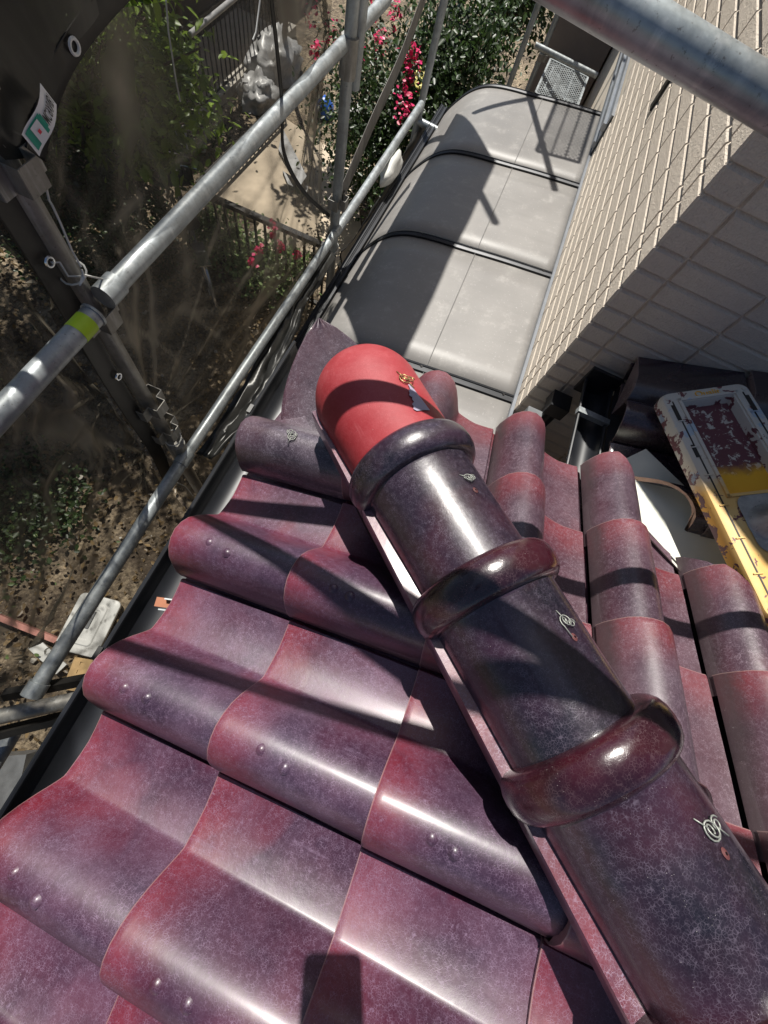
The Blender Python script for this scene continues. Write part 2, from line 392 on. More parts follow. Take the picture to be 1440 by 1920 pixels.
# ------------------------------------------------------------------ tiled roof
T = .369; TH = math.atan(T); PW = .2653; PS = .2607; PY = PS * math.cos(TH)
TL = math.atan(.318)
roof = empty('tiled_roof', (.405, 0, -.82), 'hipped roof of glazed plum red clay tiles in the foreground', 'roof')
prof = [(0, .015), (.0022, .034), (.010, .058), (.020, .080), (.034, .095), (.050, .104), (.068, .107), (.085, .102), (.101, .091), (.115, .073), (.128, .050), (.139, .028), (.1455, .0165), (.149, .0120), (.154, .0096), (.170, .006), (.186, .003), (.205, .001), (.225, .003), (.244, .006), (.256, .009), (.2595, .006), (.262, -.004), (.275, -.006)]
def tile_mesh(bumps=True, seed=0):
    rnd = random.Random(seed); L = .30; ns = 7; th = .011
    vs = []; nu = len(prof)
    # normals of the profile for the underside
    nrm = []
    for i in range(nu):
        a = Vector(prof[max(i - 1, 0)]); c = Vector(prof[min(i + 1, nu - 1)]); d = (c - a).normalized(); nrm.append(Vector((-d.y, d.x)))
    ys = [0, -.004, -.012, -.08, -.16, -.24, -L]
    for k, y in enumerate(ys):
        tap = 1 - .05 * (-y / L)
        dr = .0022 if k == 0 else (.0006 if k == 1 else 0)
        for (u, z), nn in zip(prof, nrm):
            q = .0012 * noise.noise((u * 9 + seed * 3, y * 9, seed)); g_ = max(0, 1 - u / .13); vs.append((u + g_ * .006 * (-y / L) - g_ * .003, y, z * (1 - (1 - tap) * min(1, z / .05)) - dr + q))
    for y in (ys[0] - .0005, -L):
        for (u, z), nn in zip(prof, nrm):
            p = Vector((u, z)) - nn * th * (1 if u > .004 else 0) ; vs.append((max(p.x, .0015 * 0 + p.x), y, p.y if u > .004 else z - .002))
    fs = []
    for k in range(ns - 1):
        for i in range(nu - 1): a = k * nu + i; fs.append((a, a + 1, a + nu + 1, a + nu))
    b0 = ns * nu; b1 = b0 + nu
    for i in range(nu - 1):
        fs.append((i, b0 + i, b0 + i + 1, i + 1))                       # front lip
        fs.append((b0 + i, b1 + i, b1 + i + 1, b0 + i + 1))             # underside
    for e_ in (0, nu - 1):
        lp = [k * nu + e_ for k in range(ns)] + [b1 + e_, b0 + e_]
        fs.append(tuple(lp))
    bk = (ns - 1) * nu
    for i in range(nu - 1): fs.append((bk + i + 1, bk + i, b1 + i, b1 + i + 1))
    m = MB(); m.add(vs, fs)
    if bumps:
        for (bu, by) in ((.062 + rnd.uniform(-.004, .004), -.085 + rnd.uniform(-.015, .01)), (.058 + rnd.uniform(-.004, .004), -.122 + rnd.uniform(-.008, .012))):
            bz = .1045; ring = []
            vv = []; ff = []
            for ri, (rr, hh) in enumerate(((.0100, -.002), (.0062, .0014), (.0028, .0030))):
                vv += [(bu + rr * math.cos(t * PI / 5), by + rr * math.sin(t * PI / 5), bz + hh) for t in range(10)]
            vv.append((bu, by, bz + .0033))
            for ri in range(2):
                for t in range(10): a = ri * 10 + t; c = ri * 10 + (t + 1) % 10; ff.append((a, c, c + 10, a + 10))
            for t in range(10): ff.append((20 + t, 20 + (t + 1) % 10, 30))
            m.add(vv, ff)
    return mesh('roof_tile', m.v, m.f, True, 42)
TM = {}
def tile(face, i, j, z0, x0, y0, mat, cuts=(), bumps=True, lift=0.0):
    key = (bumps, mat, (i * 3 + j * 5) % 4)
    if key not in TM: TM[key] = tile_mesh(bumps, key[2]); TM[key].materials.append(M[mat])
    me = TM[key]
    if face in 'AC':
        p = Vector((x0 - j * PW, y0 - i * PY, 0)); p.z = z0 - T * p.y; rz = 0
    else:
        p = Vector((x0 - i * PY, y0 - j * PW, 0)); p.z = z0 - T * p.x; rz = -PI / 2
    p.z += lift
    jit = random.Random(i * 31 + j * 17 + ord(face))
    mat4 = Matrix.Translation(p) @ Matrix.Rotation(rz + jit.uniform(-.006, .006), 4, 'Z') @ Matrix.Rotation(-TL + jit.uniform(-.006, .006), 4, 'X') @ Matrix.Rotation(jit.uniform(-.008, .008), 4, 'Y')
    if cuts:
        cs = [mat4 @ Vector(c) for c in ((0, 0, 0), (.28, 0, 0), (0, -.3, 0), (.28, -.3, 0), (.07, 0, .1), (.07, -.3, .1))]
        need = []
        for co, no in cuts:
            dd = [(c - Vector(co)).dot(Vector(no)) for c in cs]
            if min(dd) > 0: return None
            if max(dd) > 0: need.append((co, no))
        if need:
            bm = bmesh.new(); bm.from_mesh(me); inv = mat4.inverted()
            for co, no in need:
                lc = inv @ Vector(co); ln = (inv.to_3x3() @ Vector(no)).normalized()
                bmesh.ops.bisect_plane(bm, geom=bm.verts[:] + bm.edges[:] + bm.faces[:], plane_co=lc, plane_no=ln, clear_outer=True)
                ce = [e_ for e_ in bm.edges if e_.is_boundary and all(abs((v_.co - lc).dot(ln)) < 1e-5 for v_ in e_.verts)]
                if ce:
                    rf_ = bmesh.ops.holes_fill(bm, edges=ce, sides=0)
                    for f_ in rf_['faces']: f_.material_index = 1; f_.smooth = False
            if len(bm.faces) < 8: bm.free(); return None
            me = bpy.data.meshes.new('roof_tile'); bm.to_mesh(me); bm.free(); me.materials.append(M[mat]); me.materials.append(M['clay'] if face == 'C' else M[mat])
    o = link('roof_tile', me, None, roof); o.matrix_parent_inverse = Matrix.Translation(-Vector(roof.location)); o.matrix_basis = mat4
    return o
K = .405; rt2 = math.sqrt(.5)
hipn = Vector((rt2, -rt2, 0))
def hcut(d, s): # plane parallel to hip at distance d on the A side (s=1) or B side (s=-1)
    if s > 0: return (Vector((K, 0, 0)) - hipn * d, hipn)
    return (Vector((K, 0, 0)) + hipn * d, -hipn)
for i in range(6):
    for j in range(-2, 6 if i < 5 else 5):
        mat = 'tileA'
        if i == 0 and j == -1: mat = 'tileD'
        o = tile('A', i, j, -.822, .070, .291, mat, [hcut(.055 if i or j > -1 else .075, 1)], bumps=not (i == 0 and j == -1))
        if o is not None and mat == 'tileD': o['label'] = 'charcoal eave tile with a twist of tie wire on its crest'
kv = 1.415
vcut = (Vector((kv, 0, 0)) - hipn * .045, hipn)
for i in range(8):
    for j in range(-2, 9):
        if i == 0 and j == -2: continue
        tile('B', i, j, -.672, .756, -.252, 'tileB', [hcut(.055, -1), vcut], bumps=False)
ccut = (Vector((kv, 0, 0)) + hipn * .088, -hipn)
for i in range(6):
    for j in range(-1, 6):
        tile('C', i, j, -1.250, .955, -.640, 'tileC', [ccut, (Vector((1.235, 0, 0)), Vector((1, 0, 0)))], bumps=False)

# underlay below the tiles, following the three slopes, and the eaves boards
b = MB()
def zA(x, y): return -.855 - T * y
def zB(x, y): return -.705 - T * x
def zC(x, y): return -1.29 - T * y
b.add([(K + .27, .27, zA(0, .27)), (-2.2, .27, zA(0, .27)), (-2.2, -2.6, zA(0, -2.6)), (K - 2.6, -2.6, zA(0, -2.6))], [(0, 1, 2, 3)])
b.add([(.735, .735 - K, zB(.735, 0)), (.735, -.68, zB(.735, 0)), (-.6, -2.0, zB(-.6, 0)), (-.6, -.6 - K, zB(-.6, 0))], [(0, 1, 2, 3)][:1])
b.add([(1.235, -.645, zC(0, -.645)), (.79, -.645, zC(0, -.645)), (-.3, -1.74, zC(0, -1.74)), (1.235, -1.74, zC(0, -1.74))], [(0, 1, 2, 3)])
b.box((-.78, .235, -1.055), (2.9, .03, .19)); b.box((.715, -.2, -1.05), (.03, .98, .19)); b.box((1.0, -.68, -1.16), (.46, .03, .17))
b.build('roof_deck', M['deck'], roof)
# valley gutter of folded pale metal between the two slopes
b = MB(); vs = []
for s in [q * .1 for q in range(0, 16)]:
    yv = -.60 - s
    c = Vector((yv + kv, yv, -.70 - T * (yv + kv) - .0))
    for dd, zz in ((-.075, .055), (-.045, .010), (0, -.006), (.12, .014), (.17, .045)):
        vs.append(c + hipn * dd + Vector((0, 0, zz)))
b.add(vs, [(i * 5 + k, i * 5 + k + 1, i * 5 + k + 6, i * 5 + k + 5) for i in range(15) for k in range(4)])
b.build('valley_gutter', M['valley'], roof, True)

# hip ridge: bed, side boards, caps with collars
dh = Vector((1, 1, -T)).normalized(); hn = Vector((-rt2, rt2, 0)); hu = dh.cross(hn); hu = hu if hu.z > 0 else -hu
HA = Vector((K, 0, -.80)) + hu * .140
dho = dh.copy(); dh = Vector((1, 1, -.315)).normalized(); hu = dh.cross(hn); hu = hu if hu.z > 0 else -hu
HA = HA - (dho - dh) * .1 - Vector((0, 0, .004))
def hp(s, a, e): return HA + dh * s + hn * a + hu * e
b = MB(); vs = []
for s in (-1.25, .108):
    for a, e in ((-.070, -.20), (-.078, -.012), (.078, -.012), (.070, -.20)): vs.append(hp(s, a, e))
b.add(vs, [(0, 1, 5, 4), (1, 2, 6, 5), (2, 3, 7, 6), (4, 5, 6, 7), (3, 2, 1, 0)])
b.build('ridge_bed', M['bed'], roof)
CP = .235
for side in (1, -1):
    for k in range(6):
        s1 = .098 - k * CP; s0 = s1 - CP + .004; b = MB(); vs = []
        for s in (s0, s1):
            for a, e in ((.060, -.004), (.107, -.011), (.107, -.020), (.102, -.055), (.060, -.048)): vs.append(hp(s, a * side, e))
        fs = [(0, 1, 6, 5), (1, 2, 7, 6), (2, 3, 8, 7), (3, 4, 9, 8), (4, 3, 2, 1, 0), (5, 6, 7, 8, 9)]
        b.add([v - hp(s1, 0, 0) for v in vs], fs)
        me = mesh('ridge_board', b.v, b.f); me.materials.append(M['board'])
        o = link('ridge_board', me, None, roof); o.location = hp(s1, 0, 0) - Vector(roof.location)
caprot = Matrix((hn * -1, dh, hu)).transposed().to_4x4()   # local x = to the right, y = down the hip, z = up
def revolve(pr, n=44, a0=-100, a1=100, th=.010, squash=1.):
    vs = []; fs = []; m = len(pr)
    for s, r in pr:
        for k in range(n + 1):
            t = math.radians(a0 + (a1 - a0) * k / n); vs.append((math.sin(t) * r, s, math.cos(t) * r * squash))
    for i in range(m - 1):
        for k in range(n): a = i * (n + 1) + k; fs.append((a, a + n + 1, a + n + 2, a + 1))
    base = len(vs)
    for s, r in (pr[0], pr[-1]):
        for k in range(n + 1):
            t = math.radians(a0 + (a1 - a0) * k / n); vs.append((math.sin(t) * (r - th), s, math.cos(t) * (r - th) * squash))
    for k in range(n):
        fs.append((base + k, base + k + 1, k + 1, k)); q = (m - 1) * (n + 1)
        fs.append((q + k, q + k + 1, base + n + 1 + k + 1, base + n + 1 + k))
    for kk in (0, n):
        loop = [i * (n + 1) + kk for i in range(m)] + [base + n + 1 + kk, base + kk]; fs.append(tuple(loop))
    return vs, fs
def wire_twist(parent, loc4, seed, mat, scale=1.):
    rnd = random.Random(seed); m = MB(); pts = []
    turns = 2.3
    for q in range(30):
        t = q / 29; a = t * turns * 2 * PI + seed; r = (.0025 + .0065 * t) * scale
        pts.append((r * math.cos(a), r * math.sin(a) * 1.15, .003 + .002 * math.sin(a * .7)))
    pts.append((pts[-1][0] + .004, pts[-1][1] - .014, .0015)); m.tube(pts, .0009 * scale, 6)
    pts2 = [(.010 * scale + .007 * math.cos(a_ * .55) * scale * (1 - a_ / 24), .007 * math.sin(a_ * .55) * scale * (1 - a_ / 24) - .004, .003) for a_ in range(18)]
    m.tube(pts2, .0009 * scale, 6); m.tube([(-.002, .004, .003), (-.005, .018 * scale, .0005)], .0008 * scale, 5)
    me = mesh('tie_wire', m.v, m.f, True); me.materials.append(M[mat])
    o = link('tie_wire', me, None, parent); o.matrix_basis = loc4; return o
# ordinary caps: local y=0 at the lower lip of the collar
for k in range(5):
    s_low = -.088 - k * CP
    pr = [(.001, .090), (.0, .1035), (-.003, .1095), (-.009, .1145), (-.018, .1175), (-.029, .1182), (-.040, .1168), (-.049, .1130), (-.055, .1070), (-.0575, .1010), (-.058, .0970), (-.062, .0950), (-.12, .0930), (-.18, .0910), (-.285, .0885)]
    pc = pr[:10] + [(-.0578, .0960)]; pb = pr[10:]
    cap = mesh('ridge_cap', *revolve(pb, th=.012), True, 50); cap.materials.append(M['cap'])
    o = link('ridge_cap', cap, None, roof); o.matrix_parent_inverse = Matrix.Translation(-Vector(roof.location))
    jr = Matrix.Rotation(random.Random(k).uniform(-.012, .012), 4, 'Z')
    o.matrix_basis = Matrix.Translation(hp(s_low, 0, 0)) @ caprot @ jr
    cm = mesh('collar', *revolve(pc, th=.006, a0=-97, a1=97), True, 60); cm.materials.append(M['collar'] if k else M['cap'])
    c = link('collar', cm, None, o)
    if k == 0: c['label'] = 'charcoal collar against the red end cap'
    if k == 2: c['label'] = 'glossy wine red collar, widest in view'
    # holes with clay plug and twist of wire on the right flank
    if k < 3:
        t = math.radians(19); r = .0936; yy = -.118
        base = Matrix.Translation((math.sin(t) * r, yy, math.cos(t) * r)) @ Matrix.Rotation(t, 4, 'Y')
        wire_twist(o, base @ Matrix.Rotation([.5, -.2, .35][k], 4, 'Z'), k * 1.7 + .4, 'wire', [.8, .85, 1.05][k])
        m = MB(); m.add([(.0042 * math.cos(q), .0042 * math.sin(q) * 1.3, .0002) for q in [z * PI / 5 for z in range(10)]] + [(.0016 * math.cos(q), .0016 * math.sin(q), .0014) for q in [z * PI / 5 for z in range(10)]], [(z, (z + 1) % 10, (z + 1) % 10 + 10, z + 10) for z in range(10)])
        me = mesh('wire_hole', m.v, m.f, True); me.materials.append(M['plug']); h = link('wire_hole', me, None, o)
        h.matrix_basis = Matrix.Translation((math.sin(t) * (r - .0006), yy - .021, math.cos(t) * (r - .0006))) @ Matrix.Rotation(t, 4, 'Y')
# red rounded end cap
pr = [(.105 * math.cos(q), .103 * math.sin(q) ** .85) for q in [math.radians(z) for z in range(3, 91, 6)]] + [(-.03, .1015), (-.09, .099), (-.17, .096)]
vs, fs = revolve(pr, th=.012)
me = mesh('ridge_end_cap', vs, fs, True, 50); me.materials.append(M['redcap'])
o = link('ridge_end_cap', me, None, roof); o.matrix_parent_inverse = Matrix.Translation(-Vector(roof.location))
o.matrix_basis = Matrix.Translation(hp(.066, 0, .006)) @ caprot; o['label'] = 'bright red rounded end cap of the hip ridge'
t = math.radians(17); r = .1025
r = .1015; wire_twist(o, Matrix.Translation((math.sin(t) * r, -.058, math.cos(t) * r)) @ Matrix.Rotation(t, 4, 'Y'), 3.1, 'wirecu', 1.1)
# glaze run on the red cap below the wire
m = MB(); ed = []
for q in range(13):
    f = q / 12; y = -.072 - f * .060; a0 = t + .00 + .02 * math.sin(q * 1.1) - f * .16 - (.03 if q % 2 else 0) * min(1, f * 3); a1 = t + .05 + f * .08
    for aa in (a0, (a0 + a1) / 2, a1): ed.append((math.sin(aa) * (r + .0006 - .014 * f * .2), y, math.cos(aa) * (r + .0006 - .014 * f * .2)))
m.add(ed, [(i * 3 + k, i * 3 + k + 1, i * 3 + k + 4, i * 3 + k + 3) for i in range(12) for k in range(2)])
me = mesh('glaze_run', m.v, m.f, True); me.materials.append(simple('lavender_glaze', (.36, .32, .42), .4)); link('glaze_run', me, None, o)
# wire on the charcoal eave tile
ew = empty  # (name kept short)
p = Vector((.335 + .068, .20, 0)); p.z = -.822 - T * .20 + .107
m4 = Matrix.Translation(p - Vector(roof.location)) @ Matrix.Rotation(-TL, 4, 'X')
wire_twist(roof, m4 @ Matrix.Rotation(1.2, 4, 'Z'), .9, 'wire', 1.1)

# folded corner tile under the end of the hip, running out to a point
m = MB(); vs = []; rows = 14; cols = 12
tipv = Vector((.735, .288, -.812))
for i in range(rows + 1):
    f = i / rows; s = f * .34
    hw = .105 * math.sin(min(1, f * 1.55) * PI / 2) ** .8 + .02 * f
    for j in range(-cols, cols + 1):
        g = j / cols
        sag = -.052 * (abs(g) ** 1.0) * min(1, f * 1.6) + .0 * g
        curl = .030 * (1 - f) ** 2
        c = tipv - Vector((rt2, rt2, 0)) * s - hipn * g * hw * 1.45
        c.z += -.085 * math.sin(min(1, f * 1.25) * PI / 2) + .018 * s + sag * .9 + curl * .3
        vs.append(c)
wd = 2 * cols + 1
fs = [(i * wd + j, i * wd + j + 1, (i + 1) * wd + j + 1, (i + 1) * wd + j) for i in range(rows) for j in range(wd - 1)]
o0 = tipv.copy()
me = mesh('corner_tile', [v - o0 for v in vs], fs, True, 60); me.materials.append(M['tileD'])
o = link('corner_tile', me, None, roof); o.location = o0 - Vector(roof.location)
md = o.modifiers.new('thick', 'SOLIDIFY'); md.thickness = .011; md.offset = -1

# rake cover tiles of the small slope against the wall
b = MB()
for k in range(5):
    y0 = -.625 - k * .29; zz = lambda y: -.955 - .40 * (y + .625)
    vs = []
    for y in (y0, y0 - .283):
        dz = .012 if y == y0 else 0
        for x, e in ((1.066, -.07), (1.070, -.022), (1.084, .008), (1.110, .027), (1.150, .034), (1.205, .026), (1.2465, .020)): vs.append((x, y, zz(y) + e + dz))
    m = MB(); o0 = Vector((1.2, y0, zz(y0)))
    m.add([Vector(v) - o0 for v in vs], [(i, i + 1, i + 8, i + 7) for i in range(6)] + [tuple(range(7))[::-1], tuple(range(7, 14))])
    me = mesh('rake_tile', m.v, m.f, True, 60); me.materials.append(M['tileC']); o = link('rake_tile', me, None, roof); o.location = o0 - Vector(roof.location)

# ------------------------------------------------------------------ house wall with siding blocks
HX, HY = 1.25, -.4225
wall = empty('house_wall', (HX, HY, -4.3), 'beige block-patterned house wall meeting at a sunlit corner', 'wall')
b = MB()
rec = .0095
b.add([(HX + rec, HY - rec, -4.3), (9, HY - rec, -4.3), (9, HY - rec, 3.2), (HX + rec, HY - rec, 3.2), (HX + rec, -6, -4.3), (HX + rec, -6, 3.2), (9, -6, -4.3), (9, -6, 3.2)],
      [(0, 1, 2, 3), (4, 0, 3, 5), (6, 4, 5, 7), (1, 6, 7, 2), (3, 2, 7, 5)])
b.build('wall_sheathing', M['groove'], wall)
GP = .0652; gz0 = -.3427 * HX
xs = [HX, 1.348, 1.42, 1.637] + [1.637 + .235 * k for k in range(1, 21)]
ys = [HY, HY - .093] + [HY - .093 - .235 * k for k in range(1, 9)]
bricks = []
def block_mesh(w_, key, cache={}):
    # front face in local XZ, facing +Y local; generous sloping top and side chamfers
    if key in cache: return cache[key]
    h = GP; g = .0010; c = .0085; d = .0095
    a0, a1 = g, w_ - g; z0, z1 = g, h - g
    vs = [(a0, -d, z0), (a1, -d, z0), (a1, -d, z1), (a0, -d, z1), (a0 + c * .6, 0, z0 + c * .3), (a1 - c * .6, 0, z0 + c * .3), (a1 - c * .6, 0, z1 - c * 1.25), (a0 + c * .6, 0, z1 - c * 1.25)]
    fs = [(4, 5, 6, 7), (0, 1, 5, 4), (1, 2, 6, 5), (2, 3, 7, 6), (3, 0, 4, 7)]
    me = mesh('siding_block', vs, fs); me.materials.append(M['stucco']); cache[key] = me; return me
cand = []
for r_ in range(-30, 24):
    z = gz0 + r_ * GP
    if z < -1.62 or z > .75: continue
    for k in range(len(xs) - 1):
        if xs[k] > 3.3 and z < -1.17 + .0: continue
        cand.append(('L', xs[k], xs[k + 1] - xs[k], z))
    for k in range(len(ys) - 1):
        if z < -1.62 or z > .2: continue
        cand.append(('S', ys[k], ys[k] - ys[k + 1], z))
def cpt(c): return Vector((c[1] + c[2] / 2, HY, c[3])) if c[0] == 'L' else Vector((HX, c[1] - c[2] / 2, c[3]))
def inview(c):
    p = cpt(c); q = [sum(R[k][i] * p[i] for i in range(3)) for k in range(3)]
    if q[2] <= .02: return False
    u, v_ = 720 + FPX * q[0] / q[2], 960 + FPX * q[1] / q[2]
    return -60 < u < 1500 and -60 < v_ < 1000
def showarea(c):
    p = cpt(c); nn_ = abs(p.y if c[0] == 'L' else p.x) / p.length; return nn_ * c[2] / p.length ** 2
vis = sorted([c for c in cand if inview(c)], key=showarea, reverse=True)
rest = vis[300:] + [c for c in cand if not inview(c)]
for c in vis[:300]:
    w_ = round(c[2], 4); me = block_mesh(w_, w_)
    o = link('siding_block', me, None, wall)
    if c[0] == 'L': o.location = Vector((c[1], HY, c[3])) - Vector(wall.location); o.rotation_euler = (0, 0, 0)
    else: o.location = Vector((HX, c[1] - c[2], c[3])) - Vector(wall.location); o.rotation_euler = (0, 0, PI / 2)
b = MB()
for c in rest:
    me = block_mesh(round(c[2], 4), round(c[2], 4)); vs = [v.co.copy() for v in me.vertices]
    if c[0] == 'L': vs = [v + Vector((c[1], HY, c[3])) for v in vs]
    else: vs = [Vector((-v.y + HX, v.x + c[1] - c[2], v.z + c[3])) for v in vs]
    b.add(vs, [tuple(p.vertices) for p in me.polygons])
o = b.build('siding_blocks', M['stucco'], wall); o['kind'] = 'stuff'
# dark starter trim where the shaded wall meets the eaves
b = MB(); b.box((HX - .006, -1.1, -1.66), (.02, 1.4, .05)); b.build('base_trim', M['black'], wall)
# small vent slot on the lit wall
p = at(1247, 165, y=HY)
b = MB(); b.box((p.x, HY + .004, p.z), (.05, .010, .13)); b.build('vent_slot', M['ironwork'], wall)
# aluminium sash above the canopy
sash = empty('window_sash', (3.25, HY, -1.39), 'grey aluminium window sash at the foot of the lit wall', 'window')
b = MB()
for k, (yy, z0, z1) in enumerate(((.012, -1.40, -1.355), (.030, -1.365, -1.325), (.014, -1.335, -1.27), (.034, -1.28, -1.235), (.016, -1.245, -1.19))):
    b.box((5.4, HY + yy / 2, (z0 + z1) / 2), (4.1, yy, z1 - z0 - .006))
b.build('sash_rail', M['alu'], sash)
b = MB(); b.box((5.4, HY + .004, -1.295), (4.1, .006, .20)); b.build('sash_frame', M['greyp'], sash)

# projecting wall beyond the canopy
b = MB(); b.box((7.6, -.10, -2.0), (3.0, .62, 4.6)); b.thing('wall_return', M['farwall'], 'plain taupe wall in shade beyond the far end of the canopy', 'wall')

# ------------------------------------------------------------------ curved canopy over the terrace
can = empty('terrace_canopy', (2.2, .1, -4.3), 'grey smoked canopy with curved front and black bars below the lit wall', 'canopy')
cp = [(-.415, -1.412), (-.16, -1.443), (.066, -1.476), (.20, -1.494), (.30, -1.512), (.38, -1.535), (.45, -1.572), (.51, -1.622), (.56, -1.68), (.60, -1.735), (.63, -1.79)]
def smooth_prof(p, k=4):
    o_ = []
    for i in range(len(p) - 1):
        p0 = Vector(p[max(i - 1, 0)]); p1 = Vector(p[i]); p2 = Vector(p[i + 1]); p3 = Vector(p[min(i + 2, len(p) - 1)])
        for t_ in range(k):
            t = t_ / k; o_.append(.5 * ((2 * p1) + (p2 - p0) * t + (2 * p0 - 5 * p1 + 4 * p2 - p3) * t * t + (3 * p1 - p0 - 3 * p2 + p3) * t ** 3))
    o_.append(Vector(p[-1])); return o_
cs = smooth_prof(cp)
barx = [.46, 1.32, 2.18, 3.02, 3.90]
for k in range(4):
    x0, x1 = barx[k] + .012, barx[k + 1] - .012; vs = []
    nx = 6
    for i in range(nx + 1):
        x = x0 + (x1 - x0) * i / nx
        for q in cs: vs.append((x, q.x, q.y + .0 * i))
    nc = len(cs); b = MB(); b.add(vs, [(i * nc + j, (i + 1) * nc + j, (i + 1) * nc + j + 1, i * nc + j + 1) for i in range(nx) for j in range(nc - 1)])
    o = b.build('canopy_panel', M['poly'], can, True, 80); md = o.modifiers.new('t', 'SOLIDIFY'); md.thickness = .004
    # thin lap line along the panel
    b = MB(); b.box(((x0 + x1) / 2, .0, -1.461), (x1 - x0, .0025, .003)); b.build('panel_seam', M['seam'], can)
for bx_ in barx:
    vs = []; nc = len(cs)
    for q in cs:
        for dx, dz in ((-.020, -.004), (-.020, .010), (-.007, .014), (-.004, .010), (.004, .010), (.007, .014), (.020, .010), (.020, -.004)): vs.append((bx_ + dx, q.x, q.y + dz))
    b = MB(); b.add(vs, [(i * 8 + k, i * 8 + k + 1, (i + 1) * 8 + k + 1, (i + 1) * 8 + k) for i in range(nc - 1) for k in range(7)] + [tuple(range(8)), tuple((nc - 1) * 8 + k for k in range(8))[::-1]])
    o = b.build('canopy_bar', M['blackmetal'], can, True, 30)
    for yy in (-.36, .02, .30):
        z = min(cs, key=lambda q: abs(q.x - yy)).y; b = MB()
        b.tube([(bx_, yy, z + .008), (bx_, yy, z + .0165)], .0045, 8)
        if bx_ > 1: q_ = b.build('bar_screw', M['ironwork'], o); q_.matrix_parent_inverse = Matrix()
b = MB()
L0, L1 = .43, 3.95
for (yy, zz, wy, wz) in ((.640, -1.790, .030, .050), (.665, -1.800, .014, .085), (.632, -1.770, .008, .030)): b.box(((L0 + L1) / 2, yy, zz), (L1 - L0, wy, wz))
for yy, zz in ((.652, -1.762), (.673, -1.7555)): b.box(((L0 + L1) / 2, yy, zz), (L1 - L0, .004, .006))
b.build('front_beam', M['blackmetal'], can)
b = MB(); b.box((2.2, -.412, -1.398), (3.5, .014, .02)); b.build('wall_flashing', M['alu'], can)

# ------------------------------------------------------------------ gutters
def gutter(name, c0, c1, r, label, half=1):
    c0 = Vector(c0); c1 = Vector(c1); d = (c1 - c0).normalized(); sdir = Vector((0, 0, 1)).cross(d).normalized()
    t_ = tag(empty(name, (c0 + c1) / 2, label, 'gutter'))
    b = MB(); vs = []; n = 14
    for c in (c0, c1):
        for k in range(n + 1):
            a = PI * k / n; vs.append(c + sdir * math.cos(a) * r - Vector((0, 0, 1)) * math.sin(a) * r)
        for k in range(n, -1, -1):
            a = PI * k / n; vs.append(c + sdir * math.cos(a) * (r - .003) - Vector((0, 0, 1)) * math.sin(a) * (r - .003))
    w_ = 2 * n + 2
    b.add(vs, [(k, (k + 1) % w_, (k + 1) % w_ + w_, k + w_) for k in range(w_)])
    b.build('trough', M['black'], t_, True, 40)
    for sg in (1, -1):
        b = MB(); b.tube([c0 + sdir * sg * r + Vector((0, 0, .002)), c1 + sdir * sg * r + Vector((0, 0, .002))], .0055, 8); b.build('gutter_lip', M['black'], t_, True)
    return t_
g1 = gutter('rain_gutter', (-2.2, .332, -1.008), (.80, .332, -1.008), .052, 'black gutter along the eaves between tiles and scaffold')
for gx in (.545, -.12):
    b = MB(); b.tube([(gx + .012 * 0 - .012, .332 + .056 * math.cos(PI * k / 10), -1.008 - .056 * math.sin(PI * k / 10)) for k in range(11)], .004, 6)
    b.box((gx - .01, .388, -1.004), (.026, .010, .014)); b.build('gutter_clip', M['hem'], g1, True)
p = at(305, 1127, z=-.985)
b = MB(); b.box((p.x, p.y - .012, -.985), (.02, .05, .004), Matrix.Rotation(.25, 3, 'Z')); b.build('gutter_strap', M['copper'], g1)
for dy_ in (-.012, .012):
    b = MB(); b.box((p.x + dy_, p.y - .03, -.975), (.003, .05, .012), Matrix.Rotation(.25, 3, 'Z')); b.build('strap_edge', M['galv'], g1)
g2 = gutter('side_gutter', (1.21, -.585, -1.055), (.80, -.585, -1.055), .050, 'short black gutter in the shade against the house wall')
b = MB(); b.box((1.215, -.585, -1.06), (.014, .115, .115)); b.build('gutter_end', M['black'], g2)
b = MB(); b.box((1.06, -.585, -1.052), (.022, .116, .02)); b.build('gutter_strap', M['galv'], g2)
b = MB(); b.tube([(1.19, -.52, -1.18), (1.19, -.52, -2.2)], .03, 14); b.box((1.19, -.52, -1.20), (.075, .075, .06)); b.thing('downpipe', M['black'], 'black downpipe in the dark gap beside the shaded wall', 'pipe', smooth=True)
b = MB(); b.box((1.14, -.455, -1.27), (.045, .06, .07)); b.thing('pipe_bracket', M['greyp'], 'small grey bracket beside the black downpipe', 'bracket')
# dark soffit and lower wall below the eaves
b = MB(); b.box((-.78, -2.2, -2.75), (3.0, 4.6, 3.1)); o = b.thing('lower_house_wall', M['farwall'], 'lower storey wall hidden under the eaves', 'wall')

# ------------------------------------------------------------------ flaked tray on the small slope
tray_n = Vector((.0, .369, 1)).normalized()
P0 = Vector((1.020, -.652, -.832)); P1 = Vector((1.140, -.833, -.762)); P2 = Vector((.462, -.885, -.745))
el = (P2 - P0).normalized(); eu = (P1 - P0); eu = (eu - el * el.dot(eu)).normalized(); en = eu.cross(el); en = en if en.z > 0 else -en
TW = .220; TLn = .64
cen = P0 + eu * TW / 2 + el * TLn / 2
tray = bpy.data.objects.new('plastic_tray', None); COL.objects.link(tray)
tray.matrix_world = Matrix.Translation(cen - en * .04) @ Matrix((eu, -el, en)).transposed().to_4x4()
tag(tray, 'yellow plastic tray with flaking plum and blue paint and shade painted grey on one end, lying on the small roof slope', 'tray')
def local(name, m, mat, parent, smooth=False, ang=35):
    me = mesh(name, m.v, m.f, smooth, ang); me.materials.append(M[mat] if isinstance(mat, str) else mat); return link(name, me, None, parent)
